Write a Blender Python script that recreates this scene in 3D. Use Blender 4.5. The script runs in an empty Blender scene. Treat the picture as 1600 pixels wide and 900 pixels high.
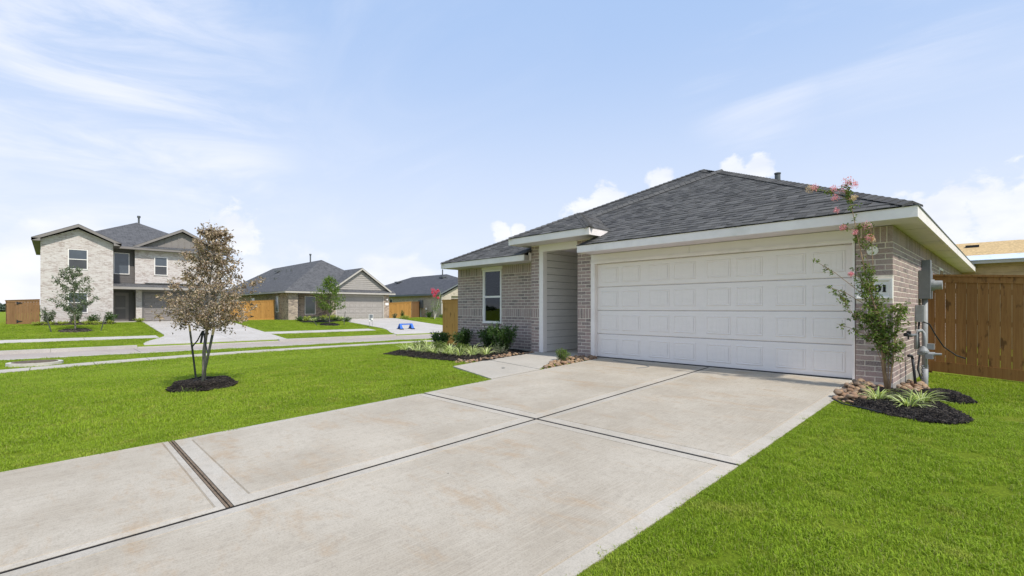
import bpy, math, random
from mathutils import Vector, Matrix
random.seed(7)
sc = bpy.context.scene
COL = sc.collection
R_ = math.radians
# ---------------------------------------------------------------- camera
cam_d = bpy.data.cameras.new('camera'); cam = bpy.data.objects.new('camera', cam_d); COL.objects.link(cam)
THETA = math.atan(784/750.0)
cam.location = (0, 0, 1.10); cam.rotation_euler = (math.pi/2, 0, THETA)
cam_d.sensor_width = 36; cam_d.lens = 16.875; cam_d.shift_y = 0.02
cam_d.clip_start = 0.05; cam_d.clip_end = 3000
sc.camera = cam
# ---------------------------------------------------------------- light
SUN_TO = Vector((0.60, -0.035, 0.80)).normalized()
elev = math.asin(SUN_TO.z); az = math.atan2(SUN_TO.x, SUN_TO.y)
sun_d = bpy.data.lights.new('sun', 'SUN'); sun = bpy.data.objects.new('sun', sun_d); COL.objects.link(sun)
sun_d.energy = 2.9; sun_d.angle = R_(2.0); sun_d.color = (1.0, 0.94, 0.86)
sun.rotation_euler = SUN_TO.to_track_quat('Z', 'Y').to_euler()
sc.view_settings.view_transform = 'Standard'; sc.view_settings.look = 'None'
sc.view_settings.exposure = 0.55; sc.view_settings.gamma = 1.0
# ---------------------------------------------------------------- node helper
class NT:
    def __init__(s, nt): s.t = nt; s.t.nodes.clear()
    def n(s, ty, **kw):
        nd = s.t.nodes.new(ty)
        for k, v in kw.items():
            if k in ('i',):
                for a, b in v.items():
                    inp = nd.inputs[a]
                    if isinstance(b, bpy.types.NodeSocket): s.t.links.new(b, inp)
                    else: inp.default_value = b
            else: setattr(nd, k, v)
        return nd
    def math(s, op, a, b=0.0, c=0.0, clamp=False):
        nd = s.t.nodes.new('ShaderNodeMath'); nd.operation = op; nd.use_clamp = clamp
        for k, v in enumerate((a, b, c)):
            if isinstance(v, bpy.types.NodeSocket): s.t.links.new(v, nd.inputs[k])
            else: nd.inputs[k].default_value = v
        return nd.outputs[0]
    def mix(s, fac, a, b, blend='MIX'):
        nd = s.t.nodes.new('ShaderNodeMix'); nd.data_type = 'RGBA'; nd.blend_type = blend
        for k, v in ((0, fac), (6, a), (7, b)):
            if isinstance(v, bpy.types.NodeSocket): s.t.links.new(v, nd.inputs[k])
            else: nd.inputs[k].default_value = v if k == 0 else (tuple(v)+(1,))[:4]
        return nd.outputs[2]
    def ss(s, x, lo, hi, a=0.0, b=1.0):
        nd = s.t.nodes.new('ShaderNodeMapRange'); nd.interpolation_type = 'SMOOTHSTEP'
        s.t.links.new(x, nd.inputs[0])
        for k, v in zip((1, 2, 3, 4), (lo, hi, a, b)): nd.inputs[k].default_value = v
        return nd.outputs[0]
    def noise(s, vec, scale, detail=4, rough=0.55, dist=0.0):
        nd = s.n('ShaderNodeTexNoise', i={'Scale': scale, 'Detail': detail, 'Roughness': rough, 'Distortion': dist})
        if vec is not None: s.t.links.new(vec, nd.inputs['Vector'])
        return nd.outputs['Fac']
    def mapv(s, vec, scale=(1, 1, 1), loc=(0, 0, 0), rot=(0, 0, 0)):
        nd = s.n('ShaderNodeMapping', i={'Scale': scale, 'Location': loc, 'Rotation': rot}); s.t.links.new(vec, nd.inputs[0])
        return nd.outputs[0]
# ---------------------------------------------------------------- sky
world = bpy.data.worlds.new('World'); sc.world = world; world.use_nodes = True
w = NT(world.node_tree)
sky = w.n('ShaderNodeTexSky', sky_type='NISHITA', sun_disc=False)
sky.sun_elevation = elev; sky.sun_rotation = az; sky.air_density = 0.85; sky.dust_density = 1.6; sky.ozone_density = 1.6
geo = w.n('ShaderNodeTexCoord').outputs['Generated']
sep = w.n('ShaderNodeSeparateXYZ'); w.t.links.new(geo, sep.inputs[0])
zc = w.math('MAXIMUM', sep.outputs[2], 0.02)
px = w.math('DIVIDE', sep.outputs[0], w.math('ADD', zc, .12)); py = w.math('DIVIDE', sep.outputs[1], w.math('ADD', zc, .12))
cmb = w.n('ShaderNodeCombineXYZ'); w.t.links.new(px, cmb.inputs[0]); w.t.links.new(py, cmb.inputs[1])
plane = cmb.outputs[0]
def sdir(x, y):   # unit direction of a cloud, from bearing (deg left of +Y) and elevation (deg)
    b, e = R_(x), R_(y); return Vector((-math.sin(b)*math.cos(e), math.cos(b)*math.cos(e), math.sin(e)))
def blob(x, y, r0, r1):
    vm = w.n('ShaderNodeVectorMath', operation='DISTANCE'); w.t.links.new(geo, vm.inputs[0]); vm.inputs[1].default_value = sdir(x, y)
    return w.ss(vm.outputs['Value'], r0, r1, 1.0, 0.0)
cir = w.noise(w.mapv(plane, (0.55, 1.5, 1), rot=(0, 0, R_(-28))), 1.15, 9, 0.62, 0.9)
cir2 = w.noise(w.mapv(plane, (0.8, .8, 1), loc=(3, 1, 0)), 0.55, 3, 0.5)
cirm = w.math('MULTIPLY', w.ss(cir, 0.42, 0.80), w.ss(cir2, 0.36, 0.66))
cirh = w.noise(w.mapv(geo, (1.6, 1.6, 7.5), rot=(.12, .1, 0)), 1.9, 9, .62, .7)
cirL = w.math('MULTIPLY', w.math('MAXIMUM', blob(91, 20, .10, .46), w.math('MULTIPLY', blob(78, 12.5, .02, .20), .9)), w.ss(cirh, .30, .74))
cirR = w.math('MULTIPLY', w.math('MAXIMUM', blob(19, 23, .03, .16), blob(8, 29, .05, .26)), w.ss(cir, .44, .78))
cirall = w.math('MAXIMUM', w.math('MULTIPLY', cirm, .28), w.math('MAXIMUM', w.math('MULTIPLY', cirL, .66), w.math('MULTIPLY', cirR, .50)))
cu = w.noise(w.mapv(geo, (1, 1, 1.7)), 8.5, 8, 0.55, 0.25)
cub = w.noise(w.mapv(geo, (1, 1, 1.3)), 2.6, 3, 0.5)
lift = w.math('MULTIPLY', sep.outputs[2], 4.3)
puff = None
base = w.math('SUBTRACT', w.math('ADD', w.math('MULTIPLY', cub, .55), w.math('MULTIPLY', cu, .75)), lift)
bl = None
for (bx, by, r) in ((7.0, 6.0, .15), (3.0, 6.6, .12), (88.5, 4.0, .17), (72, 4.5, .14), (60, 3, .14)):
    b = blob(bx, by, r*.2, r); bl = b if bl is None else w.math('MAXIMUM', bl, b)
for (bx, by, r) in ((35.2, 12.2, .055), (37.5, 11.0, .05), (29.0, 14.4, .035), (21.5, 14.0, .045), (19.2, 14.3, .04), (24, 13.6, .03), (4.5, 8.0, .075), (1.0, 8.3, .06), (-1.5, 8.6, .07), (76, 7.6, .06), (47.5, 9.0, .03), (45.5, 9.2, .025)):
    b = blob(bx, by, 0, r*1.25); puff = b if puff is None else w.math('MAXIMUM', puff, b)
cudens = w.ss(w.math('ADD', base, w.math('MULTIPLY', bl, .33)), .42, .62)
cudens = w.math('MULTIPLY', cudens, w.ss(sep.outputs[2], .26, .34, 1.0, 0.0))
cuf = w.noise(w.mapv(geo, (1, 1, 1.4), loc=(.7, .2, .1)), 22, 7, .6, .2)
puffd = w.ss(w.math('ADD', puff, w.math('MULTIPLY', w.math('SUBTRACT', cuf, .5), 1.9)), .30, .66)
puffd = w.math('MULTIPLY', puffd, w.math('GREATER_THAN', puff, .001))
cudens = w.math('MAXIMUM', w.math('MULTIPLY', cudens, .66), w.math('MULTIPLY', puffd, .74))
shade = w.noise(w.mapv(geo, (1, 1, 2.2), loc=(.3, .1, .05)), 11, 5, .5)
cucol = w.mix(w.ss(shade, .3, .7), (8.0, 8.2, 8.7), (9.9, 9.8, 9.7))
hz = w.ss(sep.outputs[2], 0.0, .55, 1.0, 0.0)
skyc = w.mix(1.0, sky.outputs[0], (1.08, 1.02, 1.04), 'MULTIPLY')
skyc = w.mix(.80, skyc, (4.35, 6.1, 9.3))
skyc = w.mix(w.math('MULTIPLY', w.ss(sep.outputs[2], .02, .56, 1.0, 0.0), .82), skyc, (7.6, 8.1, 9.2))
c1 = w.mix(cirall, skyc, (9.2, 9.2, 9.7))
c2 = w.mix(w.math('MULTIPLY', cudens, .9), c1, cucol)
bg = w.n('ShaderNodeBackground', i={'Color': c2, 'Strength': 0.078})
wo = w.n('ShaderNodeOutputWorld'); w.t.links.new(bg.outputs[0], wo.inputs[0])
# ---------------------------------------------------------------- materials
MATS = {}
def newmat(name):
    m = bpy.data.materials.new(name); m.use_nodes = True; MATS[name] = m
    n = NT(m.node_tree); out = n.n('ShaderNodeOutputMaterial'); n.out = out
    return m, n
def finish(n, color, rough=.7, bump=None, bstr=.3, bdist=.01, spec=.3, metal=0.0, **kw):
    p = n.n('ShaderNodeBsdfPrincipled')
    def s(k, v):
        if isinstance(v, bpy.types.NodeSocket): n.t.links.new(v, p.inputs[k])
        else: p.inputs[k].default_value = v
    s('Base Color', color if isinstance(color, bpy.types.NodeSocket) else tuple(color)+(1,)); s('Roughness', rough); s('Specular IOR Level', spec); s('Metallic', metal)
    if bump is not None:
        b = n.n('ShaderNodeBump', i={'Strength': bstr, 'Distance': bdist, 'Height': bump}); s('Normal', b.outputs[0])
    n.t.links.new(p.outputs[0], n.out.inputs[0]); return p
def simple(name, col, rough=.6, var=.12, scale=6, bstr=.15, bscale=60, spec=.3, metal=0, dirt=None, dirts=1.5, stretch=(1, 1, 1)):
    m, n = newmat(name)
    g = n.n('ShaderNodeNewGeometry').outputs['Position']
    f = n.noise(n.mapv(g, stretch), scale, 5, .6)
    a = tuple(c*(1-var) for c in col); b = tuple(min(1, c*(1+var)) for c in col)
    c = n.mix(n.ss(f, .3, .7), a, b)
    if dirt: c = n.mix(n.math('MULTIPLY', n.ss(n.noise(g, dirts, 6, .65), .52, .75), .5), c, dirt)
    finish(n, c, rough, n.noise(g, bscale, 3), bstr, .004, spec, metal)
    return m
white = simple('white_paint', (.83, .77, .735), .55, .05, 3, .08, 40, dirt=(.60, .57, .50), dirts=2)
soffitm = simple('soffit_paint', (.77, .70, .75), .6, .04, 3, .05, 40)
greige = simple('greige_paint', (.83, .775, .735), .5, .015, 4, .08, 60, stretch=(1, 1, 4))
sidingm = simple('siding_paint', (.68, .65, .61), .6, .05, 4, .12, 90, stretch=(1, 1, 8))
vinyl = simple('white_vinyl', (.82, .79, .75), .4, .02, 4, .02)
foundm = simple('foundation_concrete', (.33, .31, .28), .85, .2, 4, .4, 50, dirt=(.20, .18, .15))
mortar = simple('mortar', (.72, .65, .55), .9, .12, 9, .5, 160)
metalgrey = simple('grey_metal', (.17, .18, .185), .65, .08, 12, .05, spec=.5)
metaldark = simple('dark_metal', (.10, .11, .11), .5, .1, 12, .05, spec=.5)
galv = simple('galvanised_metal', (.30, .31, .31), .55, .1, 20, .05, spec=.4)
black = simple('black_plastic', (.025, .027, .03), .5, .1, 20, .05)
textblack = simple('black_lettering', (.015, .015, .017), .5, .05)
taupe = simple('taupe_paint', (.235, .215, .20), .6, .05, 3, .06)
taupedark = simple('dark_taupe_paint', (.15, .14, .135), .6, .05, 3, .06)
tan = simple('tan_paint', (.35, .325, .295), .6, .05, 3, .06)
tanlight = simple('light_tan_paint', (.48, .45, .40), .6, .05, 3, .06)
slate = simple('slate_paint', (.17, .19, .20), .55, .05)
bluep = simple('blue_plastic', (.05, .16, .55), .4, .08)
barkm = simple('bark', (.23, .20, .16), .9, .3, 30, .6, 90, stretch=(1, 1, .3))
barkred = simple('smooth_tan_bark', (.30, .20, .12), .7, .3, 20, .3, 60, stretch=(1, 1, .3))
stakem = simple('stake_black', (.06, .065, .05), .7, .2, 20)
staketip = simple('stake_wood', (.52, .40, .22), .8, .15, 20)
rimm = simple('ring_concrete', (.50, .47, .41), .8, .15, 5)
ironm = simple('manhole_iron', (.12, .09, .06), .8, .3, 8)
osb = simple('osb_board', (.52, .37, .18), .8, .22, 14, .2, 60, dirt=(.35, .24, .12), dirts=5)
tarp = simple('white_underlayment', (.62, .68, .74), .5, .06, 3, dirt=(.10, .25, .55), dirts=6)
rawsiding = simple('tan_sheathing', (.50, .36, .21), .8, .1, 5)
interior = simple('interior_dark', (.03, .032, .035), .8, .3, 3)
woodstrip = simple('joint_wood', (.17, .125, .085), .9, .3, 30, .5, 120)
jointdark = simple('joint_sealant', (.014, .012, .010), .9, .2, 20)
blindm = simple('blind_slat', (.30, .32, .32), .5, .04)
# brick with per piece tone
def brickmat(name, cols, grain=55, spk=(.42, .345, .315)):
    m, n = newmat(name)
    oi = n.n('ShaderNodeObjectInfo').outputs['Random']
    at = n.n('ShaderNodeAttribute', attribute_name='tone').outputs['Fac']
    t = n.math('FRACT', n.math('ADD', oi, at))
    ramp = n.n('ShaderNodeValToRGB'); n.t.links.new(t, ramp.inputs[0]); r = ramp.color_ramp; r.interpolation = 'LINEAR'
    while len(r.elements) < len(cols): r.elements.new(.5)
    for k, (p, c) in enumerate(cols): r.elements[k].position = p; r.elements[k].color = c+(1,)
    g = n.n('ShaderNodeNewGeometry').outputs['Position']
    c = n.mix(n.ss(n.noise(g, grain, 4, .7), .35, .75), ramp.outputs[0], spk)
    c = n.mix(n.math('MULTIPLY', n.ss(n.noise(g, 14, 5, .6), .55, .8), .45), c, (.13, .118, .115))
    finish(n, c, .85, n.noise(g, 130, 3), .4, .003, .2)
    return m
brickm = brickmat('brick', [(0, (.33, .235, .215)), (.3, (.35, .255, .225)), (.55, (.265, .20, .185)), (.72, (.37, .285, .255)), (.84, (.14, .115, .11)), (1.0, (.23, .18, .17))])
stonem = brickmat('river_stone', [(0, (.30, .19, .12)), (.25, (.20, .12, .08)), (.45, (.42, .29, .17)), (.65, (.30, .22, .15)), (.85, (.15, .12, .10)), (1.0, (.46, .37, .26))], 20, (.34, .22, .13))
shinglem, n = newmat('asphalt_shingle')
oi = n.n('ShaderNodeObjectInfo').outputs['Random']; at = n.n('ShaderNodeAttribute', attribute_name='tone').outputs['Fac']
t = n.math('FRACT', n.math('ADD', oi, at)); g = n.n('ShaderNodeNewGeometry').outputs['Position']
c = n.mix(t, (.050, .048, .044), (.125, .121, .113)); c = n.mix(n.ss(n.noise(g, 160, 2, .8), .45, .75), c, (.16, .16, .165))
c = n.mix(n.math('MULTIPLY', n.ss(n.noise(g, 3, 4, .6), .4, .7), .35), c, (.05, .05, .054))
finish(n, c, .9, n.noise(g, 300, 2), .6, .004, .15)
# far roof: small courses and tabs too small to pick apart
def farroof(name, a, b):
    m, n = newmat(name); tc = n.n('ShaderNodeUVMap').outputs[0]
    br = n.n('ShaderNodeTexBrick', i={'Scale': 1.0, 'Mortar Size': .012, 'Brick Width': .33, 'Row Height': .145, 'Color1': a+(1,), 'Color2': b+(1,), 'Mortar': (.025, .025, .028, 1), 'Bias': .0}); n.t.links.new(tc, br.inputs['Vector'])
    g = n.n('ShaderNodeNewGeometry').outputs['Position']
    c = n.mix(n.ss(n.noise(g, 4, 6, .75), .35, .7), br.outputs[0], b)
    finish(n, c, .9, br.outputs['Fac'], -.5, .01, .15); return m
rooffar = farroof('far_shingle', (.07, .071, .075), (.125, .126, .13))
roofdark = farroof('far_dark_shingle', (.055, .058, .066), (.095, .098, .108))
def farbrick(name, a, b, mo, bw=.24, rh=.079, splotch=None):
    m, n = newmat(name); tc = n.n('ShaderNodeUVMap').outputs[0]
    br = n.n('ShaderNodeTexBrick', i={'Scale': 1.0, 'Mortar Size': .008, 'Brick Width': bw, 'Row Height': rh, 'Color1': a+(1,), 'Color2': b+(1,), 'Mortar': mo+(1,), 'Bias': .0}); n.t.links.new(tc, br.inputs['Vector'])
    nz = n.noise(n.mapv(tc, (4, 12, 1)), 1.0, 4, .75)
    nz2 = n.noise(n.mapv(tc, (1.3, 2.6, 1)), 1.0, 5, .7)
    c = n.mix(n.math('MULTIPLY', n.ss(n.math('ADD', n.math('MULTIPLY', nz, .6), n.math('MULTIPLY', nz2, .4)), .49, .57), .8), br.outputs[0], splotch or tuple(x*.55 for x in a))
    finish(n, c, .9, br.outputs['Fac'], -.5, .008, .15); return m
brickwhite = farbrick('whitewashed_brick', (.61, .575, .545), (.53, .475, .44), (.63, .60, .57), splotch=(.37, .305, .275))
brickmott = farbrick('mottled_brick', (.50, .40, .30), (.30, .235, .19), (.48, .42, .34), splotch=(.13, .11, .105))
brickcream = farbrick('cream_brick', (.58, .51, .41), (.50, .43, .34), (.60, .55, .46), splotch=(.36, .31, .25))
# concrete
def concrete(name, a, b, stain, brush=True):
    m, n = newmat(name); g = n.n('ShaderNodeNewGeometry').outputs['Position']
    c = n.mix(n.ss(n.noise(g, .9, 6, .6), .3, .7), a, b)
    c = n.mix(n.math('MULTIPLY', n.ss(n.noise(n.mapv(g, (.6, 1.5, 1), rot=(0, 0, .3)), 1.9, 9, .75, .3), .50, .68), .62), c, stain)
    c = n.mix(n.math('MULTIPLY', n.ss(n.noise(n.mapv(g, loc=(5, 2, 0)), 5, 7, .75), .56, .75), .35), c, tuple(x*.62 for x in a))
    c = n.mix(n.math('MULTIPLY', n.ss(n.noise(n.mapv(g, loc=(9, 1, 0)), .45, 4, .6), .5, .72), .35), c, tuple(x*1.25 for x in b))
    c = n.mix(n.math('MULTIPLY', n.ss(n.noise(n.mapv(g, loc=(1, 7, 0)), 14, 6, .8), .50, .62), .28), c, tuple(x*.70 for x in a))
    c = n.mix(n.math('MULTIPLY', n.ss(n.noise(g, 90, 4, .85), .45, .65), .45), c, tuple(x*.58 for x in a))
    c = n.mix(n.math('MULTIPLY', n.ss(n.noise(n.mapv(g, (110, 2.5, 1)), 1, 3, .7), .45, .7), .25 if brush else .0), c, tuple(x*1.3 for x in b))
    vo = n.n('ShaderNodeTexVoronoi', i={'Scale': 2.3}); n.t.links.new(g, vo.inputs[0])
    c = n.mix(n.math('MULTIPLY', n.math('LESS_THAN', vo.outputs['Distance'], .022), .8), c, (.06, .05, .04))
    bm = n.math('ADD', n.noise(n.mapv(g, (260, 3, 1)), 1, 2) if brush else 0.0, n.noise(g, 70, 4, .7))
    finish(n, c, .85, bm, .35, .0035, .25); return m
conc = concrete('driveway_concrete', (.36, .312, .243), (.455, .408, .332), (.37, .26, .155))
concedge = concrete('trowelled_edge_concrete', (.40, .36, .295), (.485, .445, .38), (.41, .33, .235), False)
concwalk = concrete('walk_concrete', (.42, .385, .325), (.48, .445, .385), (.46, .40, .32), False)
concst = concrete('street_concrete', (.36, .31, .27), (.42, .37, .325), (.36, .30, .24), False)
concfar = concrete('far_drive_concrete', (.45, .42, .38), (.52, .49, .45), (.46, .41, .34), False)
# wood
def wood(name, a, b, knots=True):
    m, n = newmat(name); tc = n.n('ShaderNodeTexCoord').outputs['Object']; oi = n.n('ShaderNodeObjectInfo').outputs['Random']
    off = n.n('ShaderNodeCombineXYZ'); n.t.links.new(n.math('MULTIPLY', oi, 37.), off.inputs[2])
    v = n.n('ShaderNodeVectorMath', operation='ADD'); n.t.links.new(tc, v.inputs[0]); n.t.links.new(off.outputs[0], v.inputs[1])
    gr = n.noise(n.mapv(v.outputs[0], (26, 26, 1.4)), 1, 6, .65, .8)
    c = n.mix(n.ss(gr, .3, .72), a, b)
    c = n.mix(n.math('MULTIPLY', n.math('SUBTRACT', oi, .5), .7), c, (.02, .01, .004)) if False else c
    c = n.mix(n.math('MULTIPLY', oi, .35), c, tuple(x*.55 for x in a))
    kn = n.noise(n.mapv(v.outputs[0], (9, 9, 3.2)), 1, 3, .6)
    c = n.mix(n.math('MULTIPLY', n.ss(kn, .60, .72), .75), c, tuple(x*.28 for x in a))
    finish(n, c, .7, gr, .3, .004, .25); return m
cedar = wood('stained_cedar', (.26, .120, .036), (.36, .185, .062))
cedaror = wood('orange_cedar', (.42, .21, .055), (.55, .30, .09))
cedarbr = wood('brown_cedar', (.23, .125, .055), (.30, .17, .08))
# foliage
def leafmat(name, cols, trans=.35, rough=.5, pscale=3.0, vein=False):
    m, n = newmat(name); g = n.n('ShaderNodeNewGeometry'); at = n.n('ShaderNodeAttribute', attribute_name='tone').outputs['Fac']
    oi = n.n('ShaderNodeObjectInfo').outputs['Random']
    t = n.math('ADD', n.math('MULTIPLY', n.math('FRACT', n.math('ADD', at, oi)), .6), n.math('MULTIPLY', n.noise(g.outputs['Position'], pscale, 4, .6), .4))
    ramp = n.n('ShaderNodeValToRGB'); n.t.links.new(t, ramp.inputs[0]); r = ramp.color_ramp
    while len(r.elements) < len(cols): r.elements.new(.5)
    for k, c in enumerate(cols): r.elements[k].position = .15+.7*k/(len(cols)-1); r.elements[k].color = c+(1,)
    d = n.n('ShaderNodeBsdfPrincipled', i={'Base Color': ramp.outputs[0], 'Roughness': rough, 'Specular IOR Level': .3})
    tr = n.n('ShaderNodeBsdfTranslucent', i={'Color': n.mix(1., ramp.outputs[0], (1.3, 1.35, .7), 'MULTIPLY')})
    mx = n.n('ShaderNodeMixShader', i={'Fac': trans}); n.t.links.new(d.outputs[0], mx.inputs[1]); n.t.links.new(tr.outputs[0], mx.inputs[2])
    n.t.links.new(mx.outputs[0], n.out.inputs[0]); return m
leafdead = leafmat('dead_leaf', [(.12, .08, .055), (.30, .215, .145), (.22, .165, .125), (.60, .47, .32), (.38, .31, .25)], .2)
leafbush = leafmat('glossy_leaf', [(.03, .065, .015), (.065, .13, .03), (.11, .18, .04)], .25, .35)
leafmyrtle = leafmat('myrtle_leaf', [(.07, .11, .02), (.13, .20, .035), (.24, .30, .06)], .3)
leafolive = leafmat('olive_leaf', [(.07, .10, .05), (.13, .17, .09), (.20, .24, .14)], .25)
leafbright = leafmat('bright_leaf', [(.07, .12, .02), (.13, .21, .035), (.24, .32, .06)], .35)
leafyellow = leafmat('yellow_leaf', [(.16, .22, .03), (.34, .40, .07), (.50, .52, .14)], .3)
leafpale = leafmat('variegated_blade', [(.22, .32, .07), (.48, .56, .20), (.75, .78, .45)], .3)
leaffar = leafmat('far_tree_leaf', [(.06, .085, .055), (.11, .14, .09)], .1)  # lightened: distance haze is mixed into the leaf colour
petal = leafmat('pink_petal', [(.70, .22, .38), (.85, .40, .56), (.90, .66, .74)], .4)
petalred = leafmat('deep_pink_petal', [(.60, .05, .12), (.80, .15, .25)], .35)
petalfade = leafmat('faded_petal', [(.60, .42, .30), (.75, .62, .5)], .35)
chipm = leafmat('mulch_chip', [(.007, .006, .006), (.024, .020, .017), (.085, .068, .052)], 0, .8)
def grassmat(name, ca, cb, cc, trans):
    m, n = newmat(name); g = n.n('ShaderNodeNewGeometry').outputs['Position']
    oi = n.n('ShaderNodeObjectInfo').outputs['Random']; at = n.n('ShaderNodeAttribute', attribute_name='tone').outputs['Fac']
    big = n.noise(g, .55, 5, .65, .4); mid = n.noise(n.mapv(g, loc=(3, 8, 0)), 2.6, 4, .6)
    c = n.mix(n.ss(big, .35, .65), ca, cb)
    c = n.mix(n.math('MULTIPLY', n.ss(mid, .50, .74), .65), c, cc)
    c = n.mix(n.math('MULTIPLY', n.ss(n.noise(n.mapv(g, loc=(13, 2, 0)), 4.5, 4, .6), .56, .78), .5), c, tuple(x*.55 for x in ca))
    c = n.mix(n.math('MULTIPLY', at, .62), c, tuple(x*.42 for x in ca)) if trans else c
    c = n.mix(n.math('MULTIPLY', n.math('GREATER_THAN', at, .86), .6), c, (.40, .38, .13)) if trans else c
    if trans:
        d = n.n('ShaderNodeBsdfPrincipled', i={'Base Color': c, 'Roughness': .55, 'Specular IOR Level': .2})
        tr = n.n('ShaderNodeBsdfTranslucent', i={'Color': c}); mx = n.n('ShaderNodeMixShader', i={'Fac': trans})
        n.t.links.new(d.outputs[0], mx.inputs[1]); n.t.links.new(tr.outputs[0], mx.inputs[2]); n.t.links.new(mx.outputs[0], n.out.inputs[0])
    else:
        f = n.noise(g, 35, 5, .8)
        c = n.mix(n.ss(f, .35, .7), n.mix(.45, c, (.03, .045, .008)), c)
        finish(n, c, .95, f, .9, .04, .05)
    return m
grassblade = grassmat('grass_blade', (.29, .425, .025), (.38, .52, .04), (.53, .54, .10), .35)
grassground = grassmat('lawn_ground', (.205, .285, .02), (.26, .34, .03), (.32, .33, .05), 0)
# glass
glassm, n = newmat('window_glass')
gl = n.n('ShaderNodeBsdfGlossy', i={'Color': (.9, .95, 1, 1), 'Roughness': .02}); tp = n.n('ShaderNodeBsdfTransparent', i={'Color': (.75, .78, .8, 1)})
fr = n.n('ShaderNodeFresnel', i={'IOR': 1.45}); mx = n.n('ShaderNodeMixShader', i={'Fac': n.math('ADD', fr.outputs[0], .01)})
n.t.links.new(tp.outputs[0], mx.inputs[1]); n.t.links.new(gl.outputs[0], mx.inputs[2]); n.t.links.new(mx.outputs[0], n.out.inputs[0])
glassfar = simple('far_window_glass', (.07, .085, .10), .08, .15, 1.2, 0, spec=.9)
glassscreen = simple('window_screen', (.075, .078, .085), .5, .1, 2, .1)
# ---------------------------------------------------------------- object helpers
W = {}
def wpos(o): return W.get(o.name, Vector((0, 0, 0))) if o else Vector((0, 0, 0))
def tag(o, label, cat, group=None, kind=None):
    if label: o['label'] = label
    if cat: o['category'] = cat
    if group: o['group'] = group
    if kind: o['kind'] = kind
    return o
def thing(name, label, cat, loc, group=None, rz=0):
    o = bpy.data.objects.new(name, None); o.empty_display_size = .2; COL.objects.link(o)
    o.location = loc; o.rotation_euler = (0, 0, rz); W[o.name] = Vector(loc); return tag(o, label, cat, group)
def link(name, me, parent=None, loc=None, rot=None):
    o = bpy.data.objects.new(name, me); COL.objects.link(o)
    if parent: o.parent = parent
    if loc is not None: o.location = Vector(loc)-wpos(parent); W[o.name] = Vector(loc)
    else: W[o.name] = wpos(parent)
    if rot: o.rotation_euler = rot
    return o
class MB:
    def __init__(s): s.v = []; s.f = []; s.m = []; s.tone = []; s.cur = 0
    def face(s, pts, mi=0, tone=None):
        b = len(s.v); s.v += [tuple(p) for p in pts]; s.f.append(tuple(range(b, b+len(pts)))); s.m.append(mi); s.tone.append(tone if tone is not None else 0)
    def box(s, a, b, mi=0, tone=None):
        x0, y0, z0 = (min(a[k], b[k]) for k in range(3)); x1, y1, z1 = (max(a[k], b[k]) for k in range(3)); o = len(s.v)
        s.v += [(x0, y0, z0), (x1, y0, z0), (x1, y1, z0), (x0, y1, z0), (x0, y0, z1), (x1, y0, z1), (x1, y1, z1), (x0, y1, z1)]
        for q in ((0, 3, 2, 1), (4, 5, 6, 7), (0, 1, 5, 4), (1, 2, 6, 5), (2, 3, 7, 6), (3, 0, 4, 7)):
            s.f.append(tuple(o+k for k in q)); s.m.append(mi); s.tone.append(tone or 0)
    def extrude(s, pts, d, mi=0):   # closed prism: polygon pts swept by vector d
        n_ = len(pts); p = [Vector(q) for q in pts]; q = [x+Vector(d) for x in p]
        nrm = (p[1]-p[0]).cross(p[2]-p[0])
        if nrm.dot(Vector(d)) > 0: p = p[::-1]; q = q[::-1]
        s.face(p, mi); s.face(q[::-1], mi)
        for k in range(n_): s.face([p[(k+1) % n_], p[k], q[k], q[(k+1) % n_]], mi)
    def tube(s, path, rad, n_=8, mi=0, cap=True, tone=0):
        path = [Vector(p) for p in path]; rad = rad if isinstance(rad, (list, tuple)) else [rad]*len(path); rings = []
        for k, p in enumerate(path):
            d = (path[min(k+1, len(path)-1)]-path[max(k-1, 0)]).normalized()
            a = d.cross(Vector((0, 0, 1)) if abs(d.z) < .9 else Vector((1, 0, 0))).normalized(); b = d.cross(a)
            o = len(s.v); s.v += [tuple(p+(a*math.cos(2*math.pi*j/n_)+b*math.sin(2*math.pi*j/n_))*rad[k]) for j in range(n_)]; rings.append(o)
        for k in range(len(rings)-1):
            for j in range(n_):
                s.f.append((rings[k]+j, rings[k]+(j+1) % n_, rings[k+1]+(j+1) % n_, rings[k+1]+j)); s.m.append(mi); s.tone.append(tone)
        if cap:
            s.f.append(tuple(rings[0]+j for j in range(n_))[::-1]); s.m.append(mi); s.tone.append(tone)
            s.f.append(tuple(rings[-1]+j for j in range(n_))); s.m.append(mi); s.tone.append(tone)
    def mesh(s, name, mats, origin=(0, 0, 0), smooth=False, uv=None):
        me = bpy.data.meshes.new(name); o = Vector(origin)
        me.from_pydata([(x-o.x, y-o.y, z-o.z) for x, y, z in s.v], [], s.f)
        for m in (mats if isinstance(mats, (list, tuple)) else [mats]): me.materials.append(m)
        me.polygons.foreach_set('material_index', s.m)
        if any(s.tone): me.attributes.new('tone', 'FLOAT', 'FACE').data.foreach_set('value', s.tone)
        if smooth: me.polygons.foreach_set('use_smooth', [True]*len(s.f))
        if uv:
            l = me.uv_layers.new(name='UVMap')
            for p in me.polygons:
                nrm = p.normal; h = Vector((-nrm.y, nrm.x, 0))
                h = h.normalized() if h.length > .01 else Vector((1, 0, 0)); u2 = nrm.cross(h)
                for li in p.loop_indices:
                    c = me.vertices[me.loops[li].vertex_index].co+o; l.data[li].uv = (c.dot(h), c.dot(u2))
        me.update(); return me
    def build(s, name, mats, parent=None, loc=None, **kw):   # verts are world coordinates; loc = the object's origin
        l = Vector(loc) if loc is not None else wpos(parent)
        return link(name, s.mesh(name, mats, l, **kw), parent, l)
def part_box(name, a, b, m, parent, **kw):
    q = MB(); q.box(a, b); return q.build(name, m, parent, **kw)
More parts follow.
